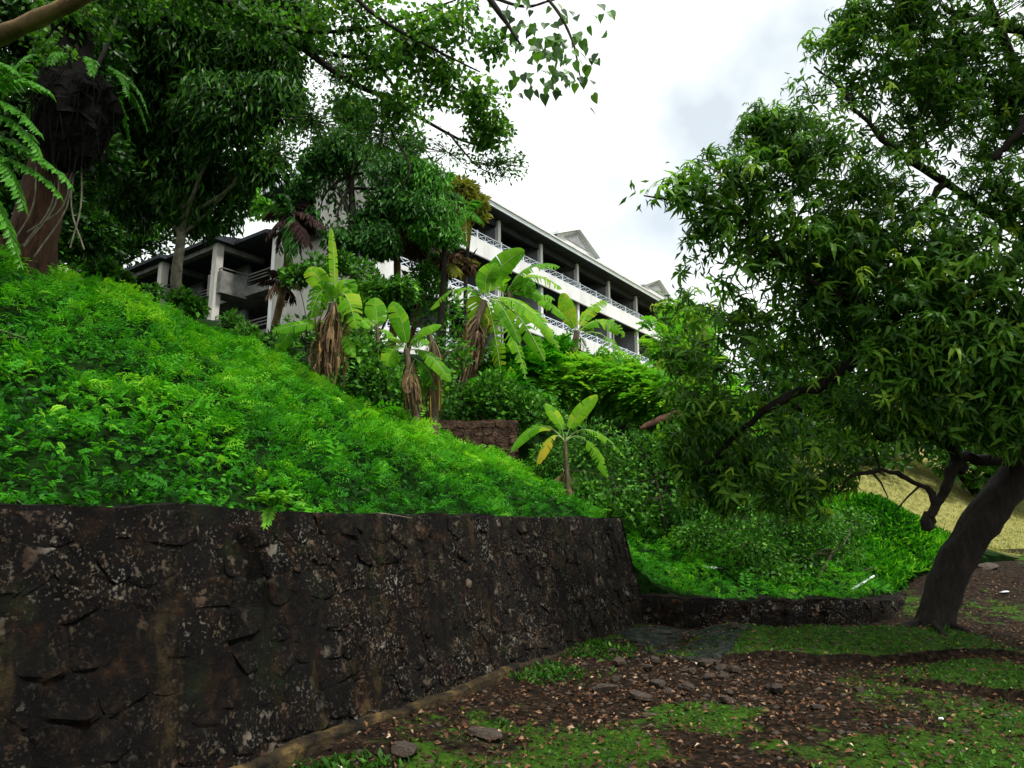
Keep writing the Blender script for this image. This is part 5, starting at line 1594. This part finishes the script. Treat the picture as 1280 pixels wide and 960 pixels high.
# fallen log on the slope
lg0, lg1 = at(800, 536, 15.8), at(880, 516, 16.4)
log = thing('fallen_log', 'short reddish fallen log lying under the feathery shrub', 'log', lg0)
mb = MB(); mb.tube(path([lg0, (lg0 + lg1) / 2 + np.array([0, 0, 0.1]), lg1], 10), np.array([0.03, 0.07, 0.09, 0.10, 0.11, 0.13, 0.12, 0.13, 0.12, 0.10]), 9, rough=0.22)
mb.build('trunk', M['bark_red'], log, smooth=True)
mb = MB(); mb.tube([(lg0 + lg1) / 2, (lg0 + lg1) / 2 + np.array([0.15, 0, -0.25]), (lg0 + lg1) / 2 + np.array([0.1, 0.0, -0.55])], [0.06, 0.05, 0.04], 7)
mb.build('branch_stub', M['bark_red'], log, smooth=True)

# fern on the wall top
fw = wt(5.42, WP + BAT - 0.06, 1.70)
fw = at(340, 634, 4.95)
fern = thing('wall_fern', 'small bright fern sprouting from the top of the tall stone wall', 'fern', fw)
fr_ = np.random.default_rng(77)
for (dx, dz) in ((-24, -8), (-12, -14), (10, -16), (26, -12), (32, -2), (-6, 22), (4, -10)):
    tip = at(340 + dx * 1.25, 632 + dz * 1.2, 4.75)
    mb = MB(); frond(mb, fw, (fw + tip) / 2 + np.array([0, 0, 0.06]), tip, 9, 0.05, 0.22, tint=0.6, droop=0.2, r=fr_, rib=0.004)
    mb.build('frond', M['fern'], fern)

# ------------------------------------------------------------------ ground cover on the hillside
def scatter(n, x0, x1, y0, y1, keep, zf, r, dens=None):
    x = r.uniform(x0, x1, n); y = r.uniform(y0, y1, n)
    k = keep(x, y)
    if dens is not None:
        k &= r.uniform(size=n) < dens(x, y)
    x, y = x[k], y[k]
    z = zf(x, y)
    e = 0.15
    gx_ = (zf(x + e, y) - zf(x - e, y)) / (2 * e); gy_ = (zf(x, y + e) - zf(x, y - e)) / (2 * e)
    return np.stack([x, y, z], -1), norm(np.stack([-gx_, -gy_, np.ones_like(x)], -1))


hr = np.random.default_rng(404)
def T_sprig1(pairs, seed, droop):
    r = np.random.default_rng(seed + 40)
    V, F = [], []
    for k in range(pairs):
        s = (k + 0.7) / pairs
        z = 0.25 * math.sin(s * 2.2) - droop * s * s
        L = 0.32 * (0.55 + 0.6 * math.sin(math.pi * min(1, s * 0.85 + 0.12)))
        for sd in (-1, 1):
            ax = norm(np.array([sd, 0.45 + r.uniform(-0.2, 0.2), r.uniform(-0.4, 0.1)]))
            pe = np.cross(ax, (0, 0.1, 1.0))
            n0 = len(V)
            b_ = np.array([0, s, z])
            V += [b_, b_ + ax * L * 0.55 + pe * L * 0.26, b_ + ax * L]
            V[-1] = b_ + ax * L - pe * L * 0.12
            F.append((n0, n0 + 1, n0 + 2))
    return np.array(V), np.array(F)


SPR1 = [T_sprig1(p, q, d_) for q, (p, d_) in enumerate(((6, 0.3), (7, 0.5), (5, 0.2), (6, 0.7)))]
P, N_ = scatter(138000, -9.5, 7.4, 1.5, 16, lambda x, y: is_hill(x, y, 0.02) & (x < 7.3) & (y < 15.5), hill_z, hr, lambda x, y: np.clip(1.2 - 0.05 * y, 0.45, 1))
n = len(P)
cl = wob(P[:, :2], 1.1, 51); c2 = wob(P[:, :2], 3.3, 52); c3 = wob(P[:, :2], 7.0, 53)
P[:, 2] += 0.01 + 0.18 * np.clip(c2, 0, 1) + 0.13 * np.clip(c3, 0, 1) + 0.07 * hr.uniform(size=n)
gap_ = hr.uniform(size=n) < np.clip(1.25 + 0.9 * c3 + 0.5 * c2, 0.25, 1)
P, N_, cl, c2, c3 = P[gap_], N_[gap_], cl[gap_], c2[gap_], c3[gap_]; n = len(P)
down = norm(np.stack([N_[:, 0], N_[:, 1], -0.3 * np.ones(n)], -1))
mb = MB()
kind = hr.integers(0, 4, n)
small = c3 + 0.5 * c2 + 0.6 * hr.normal(size=n) < -0.35
near = P[:, 1] < 6.0
tint = np.clip(0.52 + 0.26 * cl + 0.17 * c2 + 0.17 * c3 + 0.17 * hr.normal(size=n), 0, 1)
bigger = np.where(hr.uniform(size=n) < 0.012, 2.2, 1.0)
for k in range(4):
    for nr_ in (False, True):
        s_ = (kind == k) & ~small & (near == nr_)
        m = s_.sum()
        a = norm(N_[s_] * 0.7 + down[s_] * 0.6 + hr.normal(size=(m, 3)) * 0.5)
        Mx = frames(a, norm(N_[s_] + hr.normal(size=(m, 3)) * 0.35)) * (hr.uniform(0.07, 0.165, m) * (1 + 0.25 * cl[s_]) * bigger[s_] * (0.70 if nr_ else 1.15))[:, None, None]
        mb.inst(SPRIGS[k] if nr_ else SPR1[k], Mx, P[s_], tint[s_])
s_ = small & (hr.uniform(size=n) < 0.6)
m = s_.sum()
for rep in range(3):
    a = norm(N_[s_] * 0.4 + down[s_] * 0.4 + hr.normal(size=(m, 3)))
    Mx = frames(a, norm(N_[s_] + hr.normal(size=(m, 3)) * 0.35)) * hr.uniform(0.03, 0.08, m)[:, None, None]
    mb.inst(T_leaf2(0.34, 0.05, 0.1), Mx, P[s_] + hr.normal(size=(m, 3)) * np.array([0.06, 0.06, 0.03]), np.clip(tint[s_] - 0.08, 0, 1))
for q in range(170):
    j = hr.integers(0, n)
    dv = norm(hr.normal(size=3) * np.array([1, 1, 0.35]) + np.array([0, 0, 0.25]))
    L_ = hr.uniform(0.15, 0.5)
    mb.tube([P[j], P[j] + dv * L_ * 0.5 + hr.normal(size=3) * 0.02, P[j] + dv * L_ + np.array([0, 0, -0.04])], [0.004, 0.0035, 0.002], 4, 1, cap=False)
cover = mb.build('ground_cover', [M['cover'], M['bark_pale']])
tag(cover, 'lush green creeping plants covering the slope above the stone wall', 'ground cover', kind='stuff')

# green bank and dry grass behind the leaning tree
P, N_ = scatter(30000, 6.9, 12, 13, 19, lambda x, y: is_hill(x, y, 0.1) & (x < 9.6 + 0.5 * np.sin(y * 2)), hill_z, hr)
mb = MB()
n = len(P)
a = norm(N_ + hr.normal(size=(n, 3)) * 0.6)
Mx = frames(a, norm(N_ + hr.normal(size=(n, 3)))) * hr.uniform(0.06, 0.20, n)[:, None, None]
mb.inst(NARROW, Mx, P, np.clip(hr.normal(0.55, 0.25, n) + 0.25 * wob(P[:, :2], 2.2, 57), 0, 1))
tag(mb.build('grass', M['cover']), 'bright green grassy bank behind the leaning trunk', 'grass', kind='stuff')
P, N_ = scatter(34000, 9, 22, 15, 32, lambda x, y: is_hill(x, y, 0.0) & (dry_tint(np.stack([x, y, x], -1)) > 0.4), hill_z, hr)
mb = MB(); n = len(P)
a = norm(N_ * 0.7 + hr.normal(size=(n, 3)) * 0.6)
Mx = frames(a, norm(hr.normal(size=(n, 3)))) * hr.uniform(0.06, 0.16, n)[:, None, None]
mb.inst(T_leaf2(0.07, 0.01, 0.1), Mx, P, np.clip(hr.normal(0.5, 0.25, n), 0, 1))
tag(mb.build('dry_grass', M['dry_grass']), 'short dry yellow grass on the far slope seen past the trunk', 'grass', kind='stuff')

# ------------------------------------------------------------------ foreground floor: slab, rubble, litter, weeds
mb = MB()
sl = np.array([(1.8, 8.9), (2.3, 8.6), (2.75, 8.95), (2.8, 9.5), (3.25, 10.1), (3.1, 11.2), (2.6, 11.45), (2.0, 11.2), (1.6, 10.4), (1.45, 9.5)])
cen = sl.mean(0)
gxs, gys = np.meshgrid(np.linspace(1.2, 3.8, 40), np.linspace(8.3, 11.6, 50))
Pg = np.stack([gxs.ravel(), gys.ravel()], -1)


def inside(P, poly):
    res = np.zeros(len(P), bool)
    j = len(poly) - 1
    for i_ in range(len(poly)):
        a, b = poly[i_], poly[j]
        cnd = ((a[1] > P[:, 1]) != (b[1] > P[:, 1])) & (P[:, 0] < (b[0] - a[0]) * (P[:, 1] - a[1]) / (b[1] - a[1] + 1e-9) + a[0])
        res ^= cnd; j = i_
    return res


ins = inside(Pg + 0.20 * np.stack([wob(Pg, 4, 61), wob(Pg, 4, 62)], -1), sl)
zz = ground_z(Pg[:, 0], Pg[:, 1]) + 0.012 + 0.02 * wob(Pg, 5, 63)
V = np.c_[Pg, np.where(ins, zz, zz - 0.12)]
i = np.arange(49)[:, None] * 40 + np.arange(39)[None]
F = np.stack([i, i + 1, i + 41, i + 40], -1).reshape(-1, 4)
F = F[ins[F].any(axis=1)]
mb.add(V, F)
slab = tag(mb.build('path', M['slab'], smooth=False), 'broken dark grey concrete slab between the tall wall and the low wall', kind='structure')

gr = np.random.default_rng(505)
ok = lambda x, y: ~is_hill(x, y, -0.45) & ((x * WN[0] + y * WN[1]) < WP - 0.1)
dens_f = lambda x, y: np.clip(1.3 - 0.08 * y, 0.35, 1)
# dead leaves
P, N_ = scatter(60000, -3, 10, 3.0, 15.5, ok, ground_z, gr, dens_f)
mt_ = moss_tint(P)
k = gr.uniform(size=len(P)) < np.clip(1.15 - 1.1 * (mt_ - 0.1), 0.12, 1)
P, N_ = P[k], N_[k]; n = len(P)
P[:, 2] += gr.uniform(0.008, 0.03, n)
Mx = frames(norm(gr.normal(size=(n, 3)) * np.array([1, 1, 0.25])), norm(N_ + gr.normal(size=(n, 3)) * 0.7)) * gr.uniform(0.016, 0.07, n)[:, None, None]
mb = MB(); mb.inst(T_leaf(0.26, 0.14, 0.2), Mx, P, np.clip(gr.beta(1.5, 2.6, n), 0, 1))
tag(mb.build('leaf_litter', M['litter']), 'brown dead leaves strewn over the damp ground', 'leaf litter', kind='stuff')
# pebbles
def T_peb(seed):
    r = np.random.default_rng(seed)
    V = np.array([(1, 0, 0), (0, 1, 0), (-1, 0, 0), (0, -1, 0), (0, 0, 0.6), (0, 0, -0.5), (0.7, 0.7, 0.1), (-0.7, 0.7, 0.05), (-0.7, -0.7, 0.1), (0.7, -0.7, 0.0)]) * r.uniform(0.75, 1.2, (10, 3))
    ring = [0, 6, 1, 7, 2, 8, 3, 9]
    F = [(ring[i], ring[(i + 1) % 8], 4) for i in range(8)] + [(ring[(i + 1) % 8], ring[i], 5) for i in range(8)]
    return V * 0.5, np.array(F)


P, N_ = scatter(9000, -2, 9, 3.0, 14, ok, ground_z, gr, lambda x, y: np.clip(0.25 + 0.9 * np.exp(-((x - 1.9) ** 2 / 1.5 + (y - 8) ** 2 / 2)), 0, 1))
n = len(P)
Mx = frames(norm(gr.normal(size=(n, 3)) * np.array([1, 1, 0.2])), norm(N_ + 0.2 * gr.normal(size=(n, 3)))) * (gr.uniform(0.02, 0.07, n))[:, None, None]
mb = MB()
for k in range(3):
    s = np.arange(n) % 3 == k
    mb.inst(T_peb(k), Mx[s], P[s], np.full(s.sum(), 0.5))
tag(mb.build('gravel', M['rubble']), 'small broken stones scattered on the ground', 'gravel', kind='stuff')
# weeds: low green tufts
P, N_ = scatter(64000, -3, 10, 3.0, 15, ok, ground_z, gr, lambda x, y: np.clip(0.05 + 1.5 * (moss_tint(np.stack([x, y, x], -1)) - 0.42), 0, 1))
n = len(P)
mb = MB()
for rep in range(4):
    a = norm(N_ * 0.5 + gr.normal(size=(n, 3)))
    a[:, 2] = np.abs(a[:, 2])
    Mx = frames(a, norm(N_ + gr.normal(size=(n, 3)) * 0.4)) * gr.uniform(0.014, 0.05, n)[:, None, None]
    mb.inst(NARROW if rep % 2 else T_leaf2(0.3), Mx, P + gr.normal(size=(n, 3)) * np.array([0.03, 0.03, 0.0]), np.clip(gr.normal(0.4, 0.22, n), 0, 1))
# stronger weeds along the foot of the wall
t_ = gr.uniform(2.0, 9.2, 620); p_ = WP - 0.12 - np.abs(gr.normal(size=620)) * 0.26
kk = wob(np.c_[t_, p_], 3.4, 71) > 0.1
Pw = np.c_[t_[kk, None] * WD + p_[kk, None] * WN, np.zeros(kk.sum())]
Pw[:, 2] = ground_z(Pw[:, 0], Pw[:, 1])
for rep in range(9):
    m = len(Pw)
    a = norm(gr.normal(size=(m, 3)) * 0.8 + np.array([0, 0, 0.8]))
    Mx = frames(a, norm(np.array([0, 0, 1.0]) + gr.normal(size=(m, 3)) * 0.5)) * gr.uniform(0.03, 0.09, m)[:, None, None]
    mb.inst(NARROW if rep % 2 else LEAF, Mx, Pw + gr.normal(size=(m, 3)) * np.array([0.05, 0.05, 0.01]), np.clip(gr.normal(0.32, 0.2, m), 0, 1))
tag(mb.build('weeds', M['weed']), 'low green weeds and moss tufts on the ground by the stone wall', 'weeds', kind='stuff')

# loose rubble stones in a heap
def rock_mesh(seed):
    r = np.random.default_rng(seed)
    V, F = [], []
    nl, nr = 6, 9
    for i_ in range(nl):
        ph = -math.pi / 2 + math.pi * i_ / (nl - 1)
        for j in range(nr):
            a = 2 * math.pi * j / nr
            V.append((math.cos(ph) * math.cos(a), math.cos(ph) * math.sin(a), math.sin(ph)))
    V = np.array(V)
    for q in range(9):
        dn = norm(r.normal(size=3)); cut = r.uniform(0.45, 0.8)
        dd = V @ dn
        V = V - np.outer(np.clip(dd - cut, 0, None), dn)
    V *= 0.6
    for i_ in range(nl - 1):
        for j in range(nr):
            F.append((i_ * nr + j, i_ * nr + (j + 1) % nr, (i_ + 1) * nr + (j + 1) % nr, (i_ + 1) * nr + j))
    mb = MB(); mb.add(V, F)
    return mb.mesh('rubble_stone', M['rubble'])


RM = [rock_mesh(s) for s in range(6)]
for q in range(46):
    x = 1.85 + gr.normal() * 0.75; y = 8.2 + gr.normal() * 0.85
    if x * WN[0] + y * WN[1] > WP - 0.25:
        continue
    s = gr.uniform(0.06, 0.17)
    o = bpy.data.objects.new('rubble_stone', RM[q % 6]); COL.objects.link(o)
    o.location = (x, y, float(ground_z(x, y)) + s * 0.18)
    o.scale = (s * gr.uniform(0.8, 1.5), s, s * gr.uniform(0.45, 0.8)); o.rotation_euler = (gr.uniform(-.2, .2), gr.uniform(-.2, .2), gr.uniform(0, 6))
    tag(o, 'small loose stone in the rubble heap at the foot of the tall wall', 'stone', 'rubble heap stones')
for (x, y, s, lab) in [(*at(770, 853, 1)[:2] * 0, 0, '')][:0]:
    pass
for (px_, py_, s, lab) in [(752, 858, 0.30, 'flat grey stone slab piece against the foot of the tall wall'), (800, 868, 0.22, 'flat dark stone beside the rubble heap'), (612, 918, 0.26, 'brown flat stone lying among weeds near the footing'),
                           (505, 948, 0.22, 'pale brown stone among weeds at the bottom edge'), (1238, 712, 0.42, 'dark flat boulder behind the leaning trunk')]:
    u = (px_ - 640) / FPX; v = (480 - py_) / FPX
    d_ = -EYE * (CP - v * SP) / (SP + v * CP) * (0.97 if px_ < 1200 else 0.45)
    x, y = u * d_ / (CP - v * SP), d_
    z0 = float(ground_z(x, y))
    if px_ > 1200:
        y = 15.5; x = float(at(px_, py_, y)[0]); z0 = float(ground_z(x, y))
    o = bpy.data.objects.new('flat_stone', RM[int(px_) % 6]); COL.objects.link(o)
    o.location = (x, y, z0 + 0.03); o.scale = (s * 1.2, s, s * 0.35); o.rotation_euler = (0.1, -0.08, px_)
    tag(o, lab, 'stone')

# litter: white pipe, plastic scraps, white petals on the ground
pp0 = at(1063, 734, 12.6); pp1 = at(1092, 719, 13.7)
for p_ in (pp0, pp1):
    p_[2] = float(hill_z(p_[0], p_[1])) + 0.07 if is_hill(p_[0], p_[1]) else float(ground_z(p_[0], p_[1])) * 0.45 + 0.33
pipe = thing('white_pipe', 'thin white pipe lying on the end of the low wall', 'pipe', pp0)
mb = MB(); mb.tube([pp0, (pp0 + pp1) / 2, pp1], 0.022, 8); mb.build('tube', M['white'], pipe, smooth=True)
pc = at(891, 716, 13.4)
bag = thing('plastic_scrap', 'crumpled white plastic scrap on the dark slope above the low wall', 'litter', pc)
mb = MB()
uu, vv = np.meshgrid(np.linspace(-0.18, 0.16, 9), np.linspace(-0.08, 0.08, 5))
V = np.stack([uu.ravel(), vv.ravel(), 0.10 + 0.03 * wob(np.stack([uu.ravel(), vv.ravel()], -1), 25, 81) - 0.1 * uu.ravel()], -1) + pc
i = np.arange(4)[:, None] * 9 + np.arange(8)[None]
mb.add(V, np.stack([i, i + 1, i + 10, i + 9], -1).reshape(-1, 4)); mb.build('sheet', M['white'], bag)
for (px_, py_, y, lab) in [(1253, 726, 13.5, 'white crumpled scrap right of the leaning trunk'), (1125, 714, 14.5, 'small white scrap left of the leaning trunk above the low wall end'), (1177, 913, 6.2, 'pale round pebble on the dark foreground ground')]:
    p = at(px_, py_, y); p[2] = max(float(ground_z(p[0], p[1])), float(hill_z(p[0], p[1])) if is_hill(p[0], p[1]) else -1) + 0.03
    o = bpy.data.objects.new('pale_scrap', RM[3].copy()); o.data.materials.clear(); o.data.materials.append(M['white']); COL.objects.link(o)
    o.location = tuple(p); o.scale = (0.16, 0.10, 0.04) if py_ < 800 else (0.045, 0.04, 0.025); o.rotation_euler = (0.1, 0.1, px_)
    tag(o, lab, 'litter' if py_ < 800 else 'pebble')
